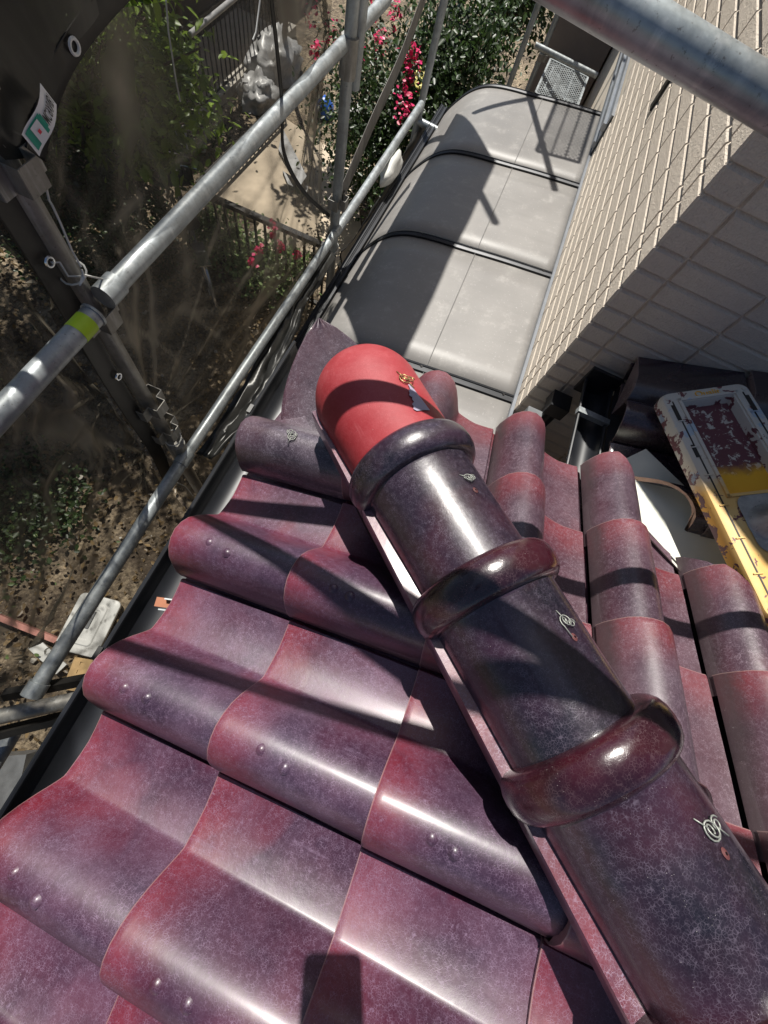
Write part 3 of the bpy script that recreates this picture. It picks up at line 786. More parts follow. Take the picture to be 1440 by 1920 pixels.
def rrect(w_, l_, r, z, n=5):
    o_ = []
    for cxs, cys, a0 in ((1, 1, 0), (-1, 1, 90), (-1, -1, 180), (1, -1, 270)):
        for k in range(n + 1):
            a = math.radians(a0 + 90 * k / n); o_.append((cxs * (w_ / 2 - r) + r * math.cos(a), cys * (l_ / 2 - r) + r * math.sin(a), z))
    return o_
m = MB(); rings = [rrect(TW + .018, TLn + .018, .026, 0), rrect(TW + .014, TLn + .014, .026, .028), rrect(TW + .004, TLn + .004, .024, .039), rrect(TW - .010, TLn - .010, .020, .0415)]
# frame top with rectangular opening for the recess
ow, ol, oyc = .132, .30, .135
nr = len(rings[0]); vs = sum(rings, [])
hole = [(ow / 2, oyc + ol / 2, .0415), (-ow / 2, oyc + ol / 2, .0415), (-ow / 2, oyc - ol / 2, .0415), (ow / 2, oyc - ol / 2, .0415)]
m.add(vs, [(i * nr + k, i * nr + (k + 1) % nr, (i + 1) * nr + (k + 1) % nr, (i + 1) * nr + k) for i in range(3) for k in range(nr)])
b3 = 3 * nr; hb = len(m.v); m.v += hole
q6 = nr // 4
# stitch the top: each corner fan of the rounded outline to its hole corner, then the quads between
for c_ in range(4):
    st = c_ * q6
    for k in range(q6 - 1): m.f.append((b3 + st + k, b3 + st + k + 1, hb + c_))
    m.f.append((b3 + st + q6 - 1, b3 + (st + q6) % nr, hb + (c_ + 1) % 4, hb + c_))
local('tray_frame', m, 'flaked', tray, True, 30)
m = MB(); dz = -.026; z1 = .0415
i4 = [(x * .93, oyc + (y - oyc) * .96, z1 + dz) for x, y, z in hole]
m.add(hole + i4, [(0, 1, 5, 4), (1, 2, 6, 5), (2, 3, 7, 6), (3, 0, 4, 7)])
local('recess_wall', m, 'flaked', tray)
m = MB(); m.add(i4, [(0, 1, 2, 3)]); local('recess_floor', m, 'recess', tray)
# raised rim round the opening, rails with notches
m = MB()
for (x, y, w_, l_) in ((0, oyc + ol / 2 + .006, ow + .024, .008), (0, oyc - ol / 2 - .006, ow + .024, .008), (ow / 2 + .008, oyc, .007, ol + .02), (-ow / 2 - .008, oyc, .007, ol + .02)): m.box((x, y, .0435), (w_, l_, .006))
local('recess_rim', m, 'flaked', tray)
for sx in (-1, 1):
    m = MB(); m.box((sx * .092, -.0, .0422), (.0032, .58, .0012)); local('side_groove', m, 'ink', tray)
    m = MB(); m.box((sx * .097, .25, .0424), (.008, .055, .0010)); local('slot', m, 'ink', tray)
    m = MB(); m.box((sx * .097, .12, .0424), (.007, .04, .0010)); local('slot', m, 'ink', tray)
    for k in range(7):
        m = MB(); m.box((sx * .092, .22 - k * .088, .0435), (.020, .003, .0024)); local('rail_notch', m, 'flaked', tray)
    for sy in (-1, 1):
        m = MB(); m.tube([(sx * .100, sy * .300, .0405), (sx * .100, sy * .300, .0445)], .0065, 10); m.box((sx * .100, sy * .300, .0452), (.009, .0022, .0012)); local('corner_screw', m, 'flaked', tray, True)
# moulded lettering at the far end
cu = bpy.data.curves.new('moulded_name', 'FONT'); cu.body = 'Qualit'; cu.size = .026; cu.extrude = .0008; cu.align_x = 'CENTER'
to = bpy.data.objects.new('tmp', cu); COL.objects.link(to)
dg = bpy.context.evaluated_depsgraph_get(); me = bpy.data.meshes.new_from_object(to.evaluated_get(dg)); bpy.data.objects.remove(to)
me.name = 'moulded_name'; me.materials.clear(); me.materials.append(M['recess'])
o = link('moulded_name', me, None, tray); o.location = (.005, .296, .0425)
# round spout near the lower end
m = MB(); prs = [(.0, .0415, .056), (.004, .0475, .050), (.010, .058, .044), (.016, .072, .034), (.018, .083, .030), (.018, .084, .026), (.016, .070, .0255)]
vs = []
for k, (_, z, r) in enumerate(prs): vs += [(-.0 + r * math.cos(2 * PI * q / 24) - .008, -.105 + r * math.sin(2 * PI * q / 24), z) for q in range(24)]
m.add(vs, [(i * 24 + q, i * 24 + (q + 1) % 24, (i + 1) * 24 + (q + 1) % 24, (i + 1) * 24 + q) for i in range(6) for q in range(24)])
local('spout', m, 'galv', tray, True, 50)
m = MB(); m.add(rrect(.128, .155, .03, .0445), [tuple(range(24))]); m.v = [(x, y - .10, z) for x, y, z in m.v]; local('spout_plate', m, 'galv', tray)

# ------------------------------------------------------------------ scaffolding
def pipe(p0, p1, r, mat, label, name='scaffold_pipe', cat='pipe', group='scaffold pipes', plugs=()):
    p0 = Vector(p0); p1 = Vector(p1); t_ = empty(name, p0, label, cat, group)
    m = MB(); m.tube([p0 + (p1 - p0) * k / 8 for k in range(9)], r, 24, True); m.build('tube', M[mat], t_, True)
    return t_
def pocket(t_, p, side=(1, 0, 0), s=1.):
    """folded steel bracket pocket: open U strap welded to a post"""
    p = Vector(p); sd_ = Vector(side).normalized(); ot = Vector((0, 0, 1)).cross(sd_)
    b = MB(); w_, d_, h_, th = .030 * s, .030 * s, .050 * s, .0022
    o0 = p + sd_ * .024
    rot = Matrix((sd_, ot, Vector((0, 0, 1)))).transposed()
    b.box(o0 + sd_ * d_, (th, w_ * 1.6, h_), rot); b.box(o0 + sd_ * d_ / 2 + ot * w_ * .8, (d_, th, h_), rot); b.box(o0 + sd_ * d_ / 2 - ot * w_ * .8, (d_, th, h_), rot)
    b.build('bracket_pocket', M['galv_dark'], t_)
# near pipe overhead, across the top right corner
bp = pipe((.690, -2.0, -.260), (.590, .95, -.107), .0201, 'galv_near', 'thick mottled pipe crossing close to the lens at the top right', group='scaffold pipes')
# handrail pipes left of the eaves
hr1 = pipe(at(203, 548, y=.77), at(725, -2, y=.77), .0235, 'galv', 'upper blue-grey handrail pipe running from the left post to the top edge')
p = at(203, 548, y=.77); b = MB(); b.tube([p - Vector((.02, 0, .0)), p + Vector((.035, 0, .0))], .029, 20); b.build('end_sleeve', M['galv'], hr1, True)
q = at(725, -2, y=.77)
hr2 = pipe(at(176, 590, y=.72), at(-60, 842, y=.72), .0235, 'galv', 'short handrail pipe with lime green tape near its end, at the left edge')
a_ = at(176, 590, y=.72); c_ = at(-60, 842, y=.72); d_ = (c_ - a_).normalized()
b = MB(); b.tube([a_ + d_ * .022, a_ + d_ * .062], .0243, 24); b.build('tape_band', M['band'], hr2, True)
b = MB(); b.tube([a_ - d_ * .002, a_ + d_ * .004], .0265, 24); b.build('pipe_rim', M['galv'], hr2, True)
la = at(350, 852, y=.735); lb = at(62, 1300, y=.735); lc = at(627, 440, y=.735); ld = at(790, 196, y=.735)
lp1 = pipe(la, lb, .0243, 'galv', 'lower ledger pipe alongside the eaves, below the green taped pipe', group='ledger pipes beside the eaves')
b = MB(); dd = (lb - la).normalized(); b.tube([lb - dd * .035, lb + dd * .01], .031, 20); b.build('end_sleeve', M['galv'], lp1, True)
b = MB(); b.tube([la - dd * .01, la + dd * .05], .028, 20); b.build('end_sleeve', M['galv'], lp1, True)
lp2 = pipe(lc, la, .0215, 'galv', 'middle ledger pipe between the two posts over black sheeting', group='ledger pipes beside the eaves')
lp3 = pipe(ld, lc, .0235, 'galv', 'far ledger pipe beside the curved canopy front', group='ledger pipes beside the eaves')
# posts
def post(x, y, z0, z1, r, label, mat='galv_dark', zp=(), x2=None, y2=None):
    x2 = x if x2 is None else x2; y2 = y if y2 is None else y2
    t_ = pipe((x, y, z0), (x2, y2, z1), r, mat, label, 'scaffold_post', 'post', 'scaffold posts')
    for z in zp:
        f = (z - z0) / (z1 - z0); px_ = x + (x2 - x) * f; py_ = y + (y2 - y) * f
        pocket(t_, (px_, py_, z), (1, 0, 0)); pocket(t_, (px_, py_, z), (-1, 0, 0)); pocket(t_, (px_, py_, z - .0), (0, -1, 0))
    return t_
pl = post(.556, .765, -4.25, .35, .0243, 'nearest dark post at the left edge with folded bracket pockets', zp=(-.46, -.60, -.93, -1.32, -1.48), x2=.575, y2=.842)
b = MB(); b.tube([(.553, .766, -1.7), (.553, .766, -1.53)], .032, 18); b.build('joint_collar', M['galv_dark'], pl, True)
p1 = post(2.08, .755, -4.25, -.70, .0243, 'middle scaffold post where sheets are tied, above the canopy corner', 'galv', zp=(-1.46,))
b = MB(); b.tube([(2.08, .755, -.86), (2.08, .755, -.98)], .034, 18); b.build('coupler', M['galv_dark'], p1, True)
p1b = post(2.115, .735, -1.02, 1.2, .0243, 'upper scaffold post spliced beside the middle post', 'galv')
p2 = post(3.66, .765, -4.25, 1.2, .0243, 'slim scaffold post beside the red flowers', 'galv', zp=(-1.95,))
b = MB(); b.tube([(3.66, .765, -2.16), (3.66, .765, -2.20)], .036, 16); b.build('joint_collar', M['galv_dark'], p2, True)
p3 = post(5.3, .335, -4.25, 1.2, .0243, 'scaffold post standing beyond the far end of the canopy', 'galv', zp=(-2.1,))
p4 = post(5.75, .17, -4.25, 1.2, .0215, 'rear scaffold post beside the expanded metal platform', 'galv', zp=(-1.9, -2.3))
pipe((3.66, .765, -1.775), (3.66, -.1 + .6, -1.78), .0243, 'galv', 'stub pipe joining the slim post to the canopy beam', group='scaffold pipes')
pipe((5.27, .24, -1.70), (5.30, -.36, -1.71), .0215, 'galv', 'greenish transom pipe under the near end of the far platform', group='scaffold pipes')
# transom and brace higher up: their soft shadows cross the tiles
pipe((.545, -1.8, .55), (.545, 1.5, .55), .0175, 'galv', 'transom pipe above the frame, across the upper lift', group='pipes of the upper lift')
A1 = Vector((.679, .562, .3)); A2 = Vector((.555, .205, .3)); dd = (A1 - A2)
pipe(A2 - dd * 3.6, A1 + dd * 1.5, .0195, 'galv', 'slanting brace pipe of the upper lift, above the frame', group='pipes of the upper lift')
# low transom at the bottom left, with two plank edges
e0 = at(-40, 1352, z=-1.62); e1 = at(230, 1292, z=-1.62)
pipe(e0, e0 + (e1 - e0) * 1.25, .0243, 'galv_dark', 'low transom pipe at the bottom left under the ledger end')
for kk, dx in enumerate((.075, -.060)):
    b = MB(); a0 = e0 + Vector((dx, 0, -.04)); a1 = e0 + (e1 - e0) * 1.25 + Vector((dx * .8, 0, -.04)); b.tube([a0, a1], .020, 4)
    b.thing('platform_edge', M['hem'], ['dark platform edge beam just beyond the low transom', 'dark platform edge beam on the near side of the low transom'][kk], 'beam', 'platform edge beams')
pipe(at(25, 1375, z=-1.8), at(-40, 1480, z=-1.8), .0243, 'galv', 'blue-grey pipe end at the bottom left corner under the transom')
# expanded-metal platforms beyond the canopy
def platform(x0, x1, y0, y1, z, label):
    t_ = empty('scaffold_platform', ((x0 + x1) / 2, (y0 + y1) / 2, z), label, 'platform', 'expanded metal platforms')
    b = MB()
    for y in (y0, y1): b.box(((x0 + x1) / 2, y, z - .012), (x1 - x0, .016, .04))
    for x in (x0, x1): b.box((x, (y0 + y1) / 2, z - .012), (.016, y1 - y0, .038))
    for f in (.34, .67): b.box(((x0 + x1) / 2, y0 + (y1 - y0) * f, z - .008), (x1 - x0, .010, .012))
    b.build('platform_frame', M['galv'], t_)
    b = MB(); st = .034; w_ = .006
    def seg(ax, ay, bx2, by2):
        # clip to rectangle
        t0, t1 = 0, 1; dx, dy = bx2 - ax, by2 - ay
        for p_, q_ in ((-dx, ax - x0), (dx, x1 - ax), (-dy, ay - y0), (dy, y1 - ay)):
            if p_ == 0: continue
            r_ = q_ / p_
            if p_ < 0: t0 = max(t0, r_)
            else: t1 = min(t1, r_)
        if t0 < t1: b.box((ax + dx * (t0 + t1) / 2, ay + dy * (t0 + t1) / 2, z), (math.hypot(dx, dy) * (t1 - t0), w_, .003), Matrix.Rotation(math.atan2(dy, dx), 3, 'Z'))
    k = x0 - 1.0
    W_ = y1 - y0
    while k < x1 + 1.0:
        seg(k, y0, k + W_ * 1.4, y1); seg(k, y1, k + W_ * 1.4, y0); k += st * 1.2
    o = b.build('expanded_metal', M['galv'], t_); o['kind'] = 'stuff'
platform(4.60, 5.22, -.29, .07, -1.72, 'nearer expanded metal platform past the end of the canopy')
platform(5.35, 6.6, -.27, .02, -1.95, 'farther expanded metal platform partly hidden by the near pipe')
platform(4.15, 5.5, .22, .50, .55, 'upper expanded metal platform above the canopy')
pipe((4.9, .55, -1.0), (3.85, .34, .65), .0215, 'galv', 'brace pipe above the far canopy panel', group='pipes of the upper lift')
pipe((4.1, .76, -.25), (5.0, .45, .55), .0215, 'galv', 'crossing brace pipe above the far canopy panel', group='pipes of the upper lift')
# ties of white cord
def cord(pts, label, r=.0022):
    b = MB(); b.tube(pts, r, 6); return b.thing('tie_cord', M['rope'], label, 'cord', 'white tie cords', True)
def loop(c, r, n=14, tilt=.25): return [Vector(c) + Vector((r * math.cos(2 * PI * k / n), r * math.sin(2 * PI * k / n), tilt * r * math.cos(2 * PI * k / n))) for k in range(n + 1)]
cord(loop((.561, .80, -.80), .028), 'white cord looped around the near post above the taped pipe')
cord([at(153, 505, y=.765), at(158, 520, y=.76), at(150, 535, y=.76), at(155, 515, y=.765), at(200, 525, y=.78), at(215, 560, y=.79)], 'white cord bow beside the upper handrail end')
cord([at(95, 492, y=.81), at(112, 492, y=.80), at(128, 518, y=.79), at(152, 518, y=.775)], 'cord from the sheet eyelet to the near post')
cord(loop((.556, .77, -1.50), .030), 'cord around the near post at the ledger joint')
cord(loop((2.08, .755, -1.72), .032, tilt=.5), 'white cord loop on the middle post above the canopy corner')
cord([at(333, 905, z=-1.75), at(348, 912, z=-1.8), at(356, 922, z=-1.85), at(362, 930, z=-1.9)], 'frayed white cord end hanging below the ledger joint')
cord([at(84, 340, y=.79), at(92, 375, y=.79), at(98, 385, y=.78), at(112, 415, y=.78), at(135, 470, y=.775), at(152, 500, y=.77)], 'thin cord running down the near post')
cord([at(311, -3, y=.9), at(316, 60, y=.9), at(330, 150, y=.9), at(338, 190, y=.9)], 'pair of thin cords hanging at the top left')
cord([at(488, -3, y=.8), at(480, 60, y=.8), at(474, 75, y=.8)], 'short frayed cord hanging at the top of the sheet')

# mesh sheets
def sheet(name, x0, x1, z0, z1, y, mat, label, ties, nx=190, nz=190, top=None):
    vs = []; fs = []; lit_fold = []
    for i in range(nx + 1):
        for j in range(nz + 1):
            x = x0 + (x1 - x0) * i / nx; zt = top(x) if top else z1; z = z0 + (zt - z0) * j / nz
            fv = 0.
            d = (.05 if z0 < -1 else .008) * noise.noise((x * .8, z * .7, 3)) + (.02 if z0 < -1 else .006) * noise.noise((x * 3, z * 1.4, 7))
            for tx, tz in ties:
                rx, rz = x - tx, z - tz; r = math.hypot(rx, rz) + .02; a = math.atan2(rz, rx)
                d += .030 * math.exp(-r / .5) * (noise.noise((a * 4.2, tx * 3, tz)) * 1.6 + .6 * abs(math.sin(a * 9))) * min(1, r / .08)
                rg = 1 - abs(noise.noise((a * 4.6 + tx * 5, r * .5, tz * 3))) * 6.5
                fv += 1.5 * max(0, rg) ** 2 * math.exp(-r / .8) * min(1, r / .08)
            rg = 1 - abs(noise.noise((x * 1.6 + z * .9, z * .8 - x * .5, 11))) * 9
            fv += .55 * max(0, rg) ** 2
            lit_fold.append(min(1, fv)); vs.append((x, y + d, z))
    for i in range(nx):
        for j in range(nz): a = i * (nz + 1) + j; fs.append((a, a + nz + 1, a + nz + 2, a + 1))
    c = Vector(((x0 + x1) / 2, y, z0)); me = mesh(name, [Vector(v) - c for v in vs], fs, True); fa = me.attributes.new('lit_fold', 'FLOAT', 'POINT'); fa.data.foreach_set('value', lit_fold); o = link(name, me, M[mat], loc=c)
    return tag(o, label, 'sheet', 'black mesh sheets')
def hem_top(x):
    if x < .50: return -1.95
    return -.53 - .16 * max(0, x - 1.0)
sh1 = sheet('mesh_sheet', .50, 2.09, -4.2, -.6, .835, 'sheet', 'black mesh sheet between the near and middle posts', [(.56, -1.55), (2.08, -1.75), (.56, -.85), (2.08, -.9)], top=hem_top)
sh0 = sheet('mesh_sheet', -1.6, .49, -4.2, 1.0, .845, 'sheet', 'black mesh sheet left of the near post', [(.5, -1.6), (-.35, -1.72), (.45, -.8), (.49, -1.2)])
sh2 = sheet('mesh_sheet', 2.10, 4.1, -.50, .95, .835, 'sheet_dense', 'upper black mesh sheet beyond the middle post, shading the canopy', [])
# hem bands
def band(pts, wdt, label, mat='hem', off=.0, name='sheet_hem', group='sheet hems', y=None):
    vs = []; n_ = len(pts)
    for i, p in enumerate(pts):
        p = Vector(p); d = (Vector(pts[min(i + 1, n_ - 1)]) - Vector(pts[max(i - 1, 0)])).normalized(); s_ = d.cross(Vector((0, 1, 0))).normalized()
        for e, yy in ((-wdt / 2, 0), (-wdt / 2 * .8, .004), (0, .001), (wdt / 2 * .8, .004), (wdt / 2, 0)): vs.append(p + s_ * e + Vector((0, yy + off, 0)))
    fs = [(i * 5 + k, i * 5 + k + 1, (i + 1) * 5 + k + 1, (i + 1) * 5 + k) for i in range(n_ - 1) for k in range(4)]
    c = Vector(pts[0]); me = mesh(name, [v - c for v in vs], fs, True); o = link(name, me, M[mat], loc=c); md = o.modifiers.new('t', 'SOLIDIFY'); md.thickness = .003
    return tag(o, label, 'hem', group)
YH = .800
def chain(pp, y, k=6):
    o_ = []; q = [at(a, b_, y=y) for a, b_ in pp]
    for i in range(len(q) - 1):
        p0 = q[max(i - 1, 0)]; p1_ = q[i]; p2_ = q[i + 1]; p3_ = q[min(i + 2, len(q) - 1)]
        for t_ in range(k):
            t = t_ / k; o_.append(.5 * ((2 * p1_) + (p2_ - p0) * t + (2 * p0 - 5 * p1_ + 4 * p2_ - p3_) * t * t + (3 * p1_ - p0 - 3 * p2_ + p3_) * t ** 3))
    o_.append(q[-1]); return o_
h1 = band(chain([(236, -30), (180, 30), (132, 95), (100, 160), (82, 220), (66, 290)], YH), .042, 'curved black hem with a white eyelet at the top left')
b = MB(); p = at(139, 87, y=YH - .004); b.v = []
for r_, yy in ((.0135, 0), (.012, -.003), (.009, -.003), (.0075, 0)): b.v += [tuple(p + Vector((r_ * math.cos(q * PI / 8), yy, r_ * math.sin(q * PI / 8)))) for q in range(16)]
b.f = [(i * 16 + q, i * 16 + (q + 1) % 16, (i + 1) * 16 + (q + 1) % 16, (i + 1) * 16 + q) for i in range(3) for q in range(16)]
o = b.build('eyelet', M['whitep'], h1, True)
h2 = band(chain([(-20, 330), (60, 455), (140, 590), (220, 730), (290, 840), (318, 905)], .815), .060, 'straight black hem hanging behind the near post')
for q_ in ((93, 491), (222, 706)):
    b = MB(); p = at(q_[0], q_[1], y=.806)
    for r_, yy in ((.0125, 0), (.011, -.003), (.008, -.003), (.007, 0)): b.v += [tuple(p + Vector((r_ * math.cos(q * PI / 8), yy, r_ * math.sin(q * PI / 8)))) for q in range(16)]
    b.f = [(i * 16 + q, i * 16 + (q + 1) % 16, (i + 1) * 16 + (q + 1) % 16, (i + 1) * 16 + q) for i in range(3) for q in range(16)]
    b.build('eyelet', M['silver'], h2, True)
band(chain([(506, -30), (520, 90), (530, 200), (534, 290), (570, 360), (618, 405)], .78), .018, 'narrow black hem running down to the middle post')
band(chain([(632, 400), (612, 450), (600, 520)], .80), .030, 'black hem below the cord on the middle post')
band(chain([(800, -20), (752, 110), (700, 225), (655, 330), (640, 365)], .74), .10, 'broad grey folded sheet edge slanting to the middle post', 'sheet_grey')
# upper-left dark second layer of sheet above the curved hem
b = MB(); pts_ = chain([(236, -30), (180, 30), (132, 95), (100, 160), (82, 220), (66, 290), (10, 300)], .80)
vs = []
for p in pts_:
    for k in range(7): vs.append(p + Vector((-.25, .03, .62)) * (k / 6) + Vector((0, .02 * noise.noise((p.x * 9, k * .9, 2)), 0)))
b.add(vs, [(i * 7 + k, i * 7 + k + 1, i * 7 + k + 8, i * 7 + k + 7) for i in range(len(pts_) - 1) for k in range(6)])
o = b.thing('mesh_sheet', M['sheet_dense'], 'doubled dark mesh sheet in the top left corner above the curved hem', 'sheet', 'black mesh sheets', True, loc=pts_[0])
# bunched black sheeting between ledger and eaves
def bunch(P, Q, depth, label, seed, n=70, m_=16, amp=.03):
    P = Vector(P); Q = Vector(Q); vs = []
    for i in range(n + 1):
        f = i / n; c = P.lerp(Q, f); spread = .35 + .65 * math.sin(min(1, f * 1.3 + .12) * PI) if seed < 9 else 1
        for j in range(m_ + 1):
            g = j / m_
            d = amp * (noise.noise((f * 1.6 + g * 1.2, g * 6 - f * 2, seed)) + .45 * noise.noise((f * 5 + g * 3, g * 15 - f * 4, seed)) + .15 * noise.noise((f * 22, g * 9, seed)))
            vs.append(c + Vector(depth) * g * spread + Vector((0, d, d * 1.2)))
    fs = [(i * (m_ + 1) + j, (i + 1) * (m_ + 1) + j, (i + 1) * (m_ + 1) + j + 1, i * (m_ + 1) + j + 1) for i in range(n) for j in range(m_)]
    me = mesh('bunched_sheet', [v - P for v in vs], fs, True); o = link('bunched_sheet', me, M['sheet_bunch'], loc=P); md = o.modifiers.new('t', 'SOLIDIFY'); md.thickness = .002
    return tag(o, label, 'sheet', 'bunched black sheets')
pa = at(366, 850, y=.735); pb = at(612, 470, y=.735)
bunch(pa, pb, (0.02, -.13, -.02), 'crumpled black sheeting between the ledger and the gutter', 1)
pc = at(640, 470, y=.72); pd = at(800, 230, y=.72)
bunch(pc, pd, (0.0, .0, -.40), 'crumpled black sheeting hanging beside the canopy front', 12, amp=.035)
p = at(725, 300, y=.70); 
b = MB()
bm = bmesh.new(); bmesh.ops.create_icosphere(bm, subdivisions=3, radius=.1)
for v in bm.verts: v.co *= 1 + .35 * noise.noise(v.co * 14); v.co.x *= 1.7; v.co.y *= .45; v.co.z *= .7
me = bpy.data.meshes.new('plastic_wad'); bm.to_mesh(me); bm.free()
for f_ in me.polygons: f_.use_smooth = True
o = link('plastic_wad', me, M['whitep'], loc=at(735, 315, y=.70)); tag(o, 'crumpled white plastic caught between ledger and canopy', 'plastic')
# yellowish strip of sheeting folded near the middle post
b = MB(); q = [at(540, 250, y=1.4), at(556, 300, y=1.4), at(575, 330, y=1.4)]
# printed tag on the sheet
tg = [at(75, 155, y=.775), at(106, 196, y=.775), at(80, 296, y=.775), at(47, 255, y=.775)]
t_ = empty('sheet_tag', tg[3], 'white vinyl tag with green border and slanted letters at the left edge', 'tag')
def bil(u, v, e=0.):
    a = tg[0].lerp(tg[1], u); d = tg[3].lerp(tg[2], u); r_ = a.lerp(d, v); n_ = (tg[1] - tg[0]).cross(tg[3] - tg[0]).normalized(); n_ = n_ if n_.y < 0 else -n_
    return r_ + n_ * (e + .006 * math.sin(v * PI * 1.5))
def patch(name, u0, u1, v0, v1, e, mat, nn=8, rnd_=0):
    m = MB(); vs = []
    for i in range(nn + 1):
        for j in range(3):
            u = u0 + (u1 - u0) * j / 2; v = v0 + (v1 - v0) * i / nn; vs.append(bil(u, v, e))
    m.add(vs, [(i * 3 + j, i * 3 + j + 1, i * 3 + j + 4, i * 3 + j + 3) for i in range(nn) for j in range(2)]); return m.build(name, M[mat], t_, True)
patch('tag_face', 0, 1, 0, 1, 0, 'tag'); patch('green_border', .10, .86, .50, .94, .0012, 'taggreen'); patch('inner_panel', .16, .90, .58, .80, .0022, 'tag'); patch('red_mark', .42, .58, .66, .72, .0032, 'tagred'); patch('green_bar', .18, .72, .465, .50, .0012, 'taggreen')
# letters across the tag, reading along its length
cu = bpy.data.curves.new('letters', 'FONT'); cu.body = 'MC.9XNB1'; cu.size = 1; cu.offset = .02; to = bpy.data.objects.new('tmp', cu); COL.objects.link(to)
dg = bpy.context.evaluated_depsgraph_get(); me = bpy.data.meshes.new_from_object(to.evaluated_get(dg)); bpy.data.objects.remove(to)
mx_ = max(v.co.x for v in me.vertices)
for v in me.vertices: q = bil(.30 + .50 * (v.co.y / .75), .46 - .42 * (v.co.x / mx_), .0018); v.co = q
me.name = 'letters'; me.materials.clear(); me.materials.append(M['ink']); o = link('letters', me, None, t_); o.matrix_parent_inverse = Matrix.Translation(-Vector(t_.location))

# ------------------------------------------------------------------ garden below
def fence(name, p0, p1, h, n, label, bar=.012, rail=.022):
    p0 = Vector(p0); p1 = Vector(p1); t_ = empty(name, p0, label, 'fence', 'black iron fences')
    d = (p1 - p0); L_ = d.length; rot = Matrix.Rotation(math.atan2(d.y, d.x), 3, 'Z')
    for zz, wd_ in ((h, rail), (.10, rail * .8)):
        b = MB(); b.box((p0 + p1) / 2 + Vector((0, 0, zz)), (L_, wd_ * 1.5, wd_), rot); b.build('rail', M['ironwork'], t_)
    for k in range(n + 1):
        b = MB(); c = p0.lerp(p1, k / n); b.box(c + Vector((0, 0, h / 2)), (bar, bar, h - .02), rot); b.build('baluster', M['ironwork'], t_)
    return t_
fence('iron_fence', (4.0, 2.98, GZ), (4.05, 1.45, GZ), .92, 13, 'iron fence with pink flowers in front of the sunny path', .024, .045)
fence('iron_fence', (4.85, 3.68, GZ), (7.3, 3.62, GZ), .30, 22, 'low iron fence edging the tan path beneath the upper handrail', .018, .03)
fence('iron_fence', (5.9, 4.62, GZ), (9.6, 4.62, GZ), .95, 30, 'taller iron fence in front of the dark brown wall', .016, .03)
b = MB(); b.box((7.7, 4.60, GZ + .05), (3.9, .16, .12)); b.thing('fence_kerb', M['stone'], 'pale kerb under the taller iron fence', 'kerb')
b = MB(); b.box((7.7, 5.15, GZ + .0), (3.6, .85, .09)); b.thing('paving_strip', M['tan'], 'pale paving strip behind the taller iron fence', 'paving')
# neighbour's wall, gutter pipe, barred window
nb = empty('neighbour_house', (8, 6.5, GZ), 'dark brown neighbouring house wall behind the taller fence', 'house')
b = MB(); b.box((9.0, 7.2, GZ + 1.6), (9, 3.0, 3.4)); b.build('wall', M['darkwall'], nb)
b = MB(); b.box((9.6, 5.68, GZ + 1.5), (1.5, .02, 1.0)); fr = b.build('window', M['ironwork'], nb)
for k in range(9):
    b = MB(); b.box((8.95 + k * .16, 5.63, GZ + 1.5), (.03, .03, 1.05)); b.build('window_bar', M['whitep'] if k > 6 else M['greyp'], fr)
b = MB(); b.tube([at(355, 66, z=GZ + 1.9), at(460, -20, z=GZ + 1.9)], .025, 10); b.thing('drain_pipe', M['tarp'], 'pale grey drain pipe along the brown wall near the top edge', 'pipe', smooth=True)
# silver tarpaulin heap
def heap(name, c, d, mat, label, cat, seed, amp=.3, sub=4, group=None):
    bm = bmesh.new(); bmesh.ops.create_icosphere(bm, subdivisions=sub, radius=1)
    for v in bm.verts:
        n0 = v.co.normalized(); k = 1 + amp * noise.noise(n0 * 2.1 + Vector((seed, 0, 0))) + amp * .5 * (abs(noise.noise(n0 * 5 + Vector((0, seed, 0)))) * 2 - .5)
        v.co = Vector((n0.x * d[0], n0.y * d[1], max(-.05, n0.z) * d[2])) * k
    me = bpy.data.meshes.new(name); bm.to_mesh(me); bm.free()
    for f_ in me.polygons: f_.use_smooth = True
    o = link(name, me, M[mat], loc=c); return tag(o, label, cat, group)
heap('tarpaulin', (8.35, 4.3, GZ), (.62, .36, .45), 'tarp', 'crumpled silver tarpaulin heap below the brown wall', 'tarpaulin', 3, .35)
heap('tarpaulin', (7.5, 4.15, GZ), (.36, .28, .30), 'tarp', 'smaller crumpled silver sheet beside the heap', 'tarpaulin', 8, .4)
# folded cloth by the middle post
b = MB()
for k, (a, c, d, e) in enumerate((((530, 240), (575, 330), (562, 350), (522, 280)), ((530, 320), (578, 350), (575, 362), (540, 345)))):
    q = [at(*z_, z=-3.3 - .1 * k) for z_ in (a, c, d, e)]; q2 = [v + Vector((0, 0, -.05)) for v in q]
    b.add(q + q2, [(0, 1, 2, 3), (7, 6, 5, 4), (0, 4, 5, 1), (1, 5, 6, 2), (2, 6, 7, 3), (3, 7, 4, 0)])
b.thing('folded_canvas', M['tarp'], 'pale folded canvas strips over the path near the middle post', 'canvas')
heap('blue_bucket', (7.9, 3.2, GZ), (.17, .15, .22), 'blue', 'blue plastic lump among the flower branches', 'bucket', 5, .15, 3)
heap('white_bag', (8.1, 2.75, GZ), (.16, .16, .2), 'whitep', 'small white bag under the flowering shrub', 'bag', 6, .3, 3)
b = MB(); b.box((9.4, 2.05, GZ + .35), (.10, .75, .16)); b.thing('orange_board', M['orange'], 'orange board glimpsed behind the red flowers', 'board')
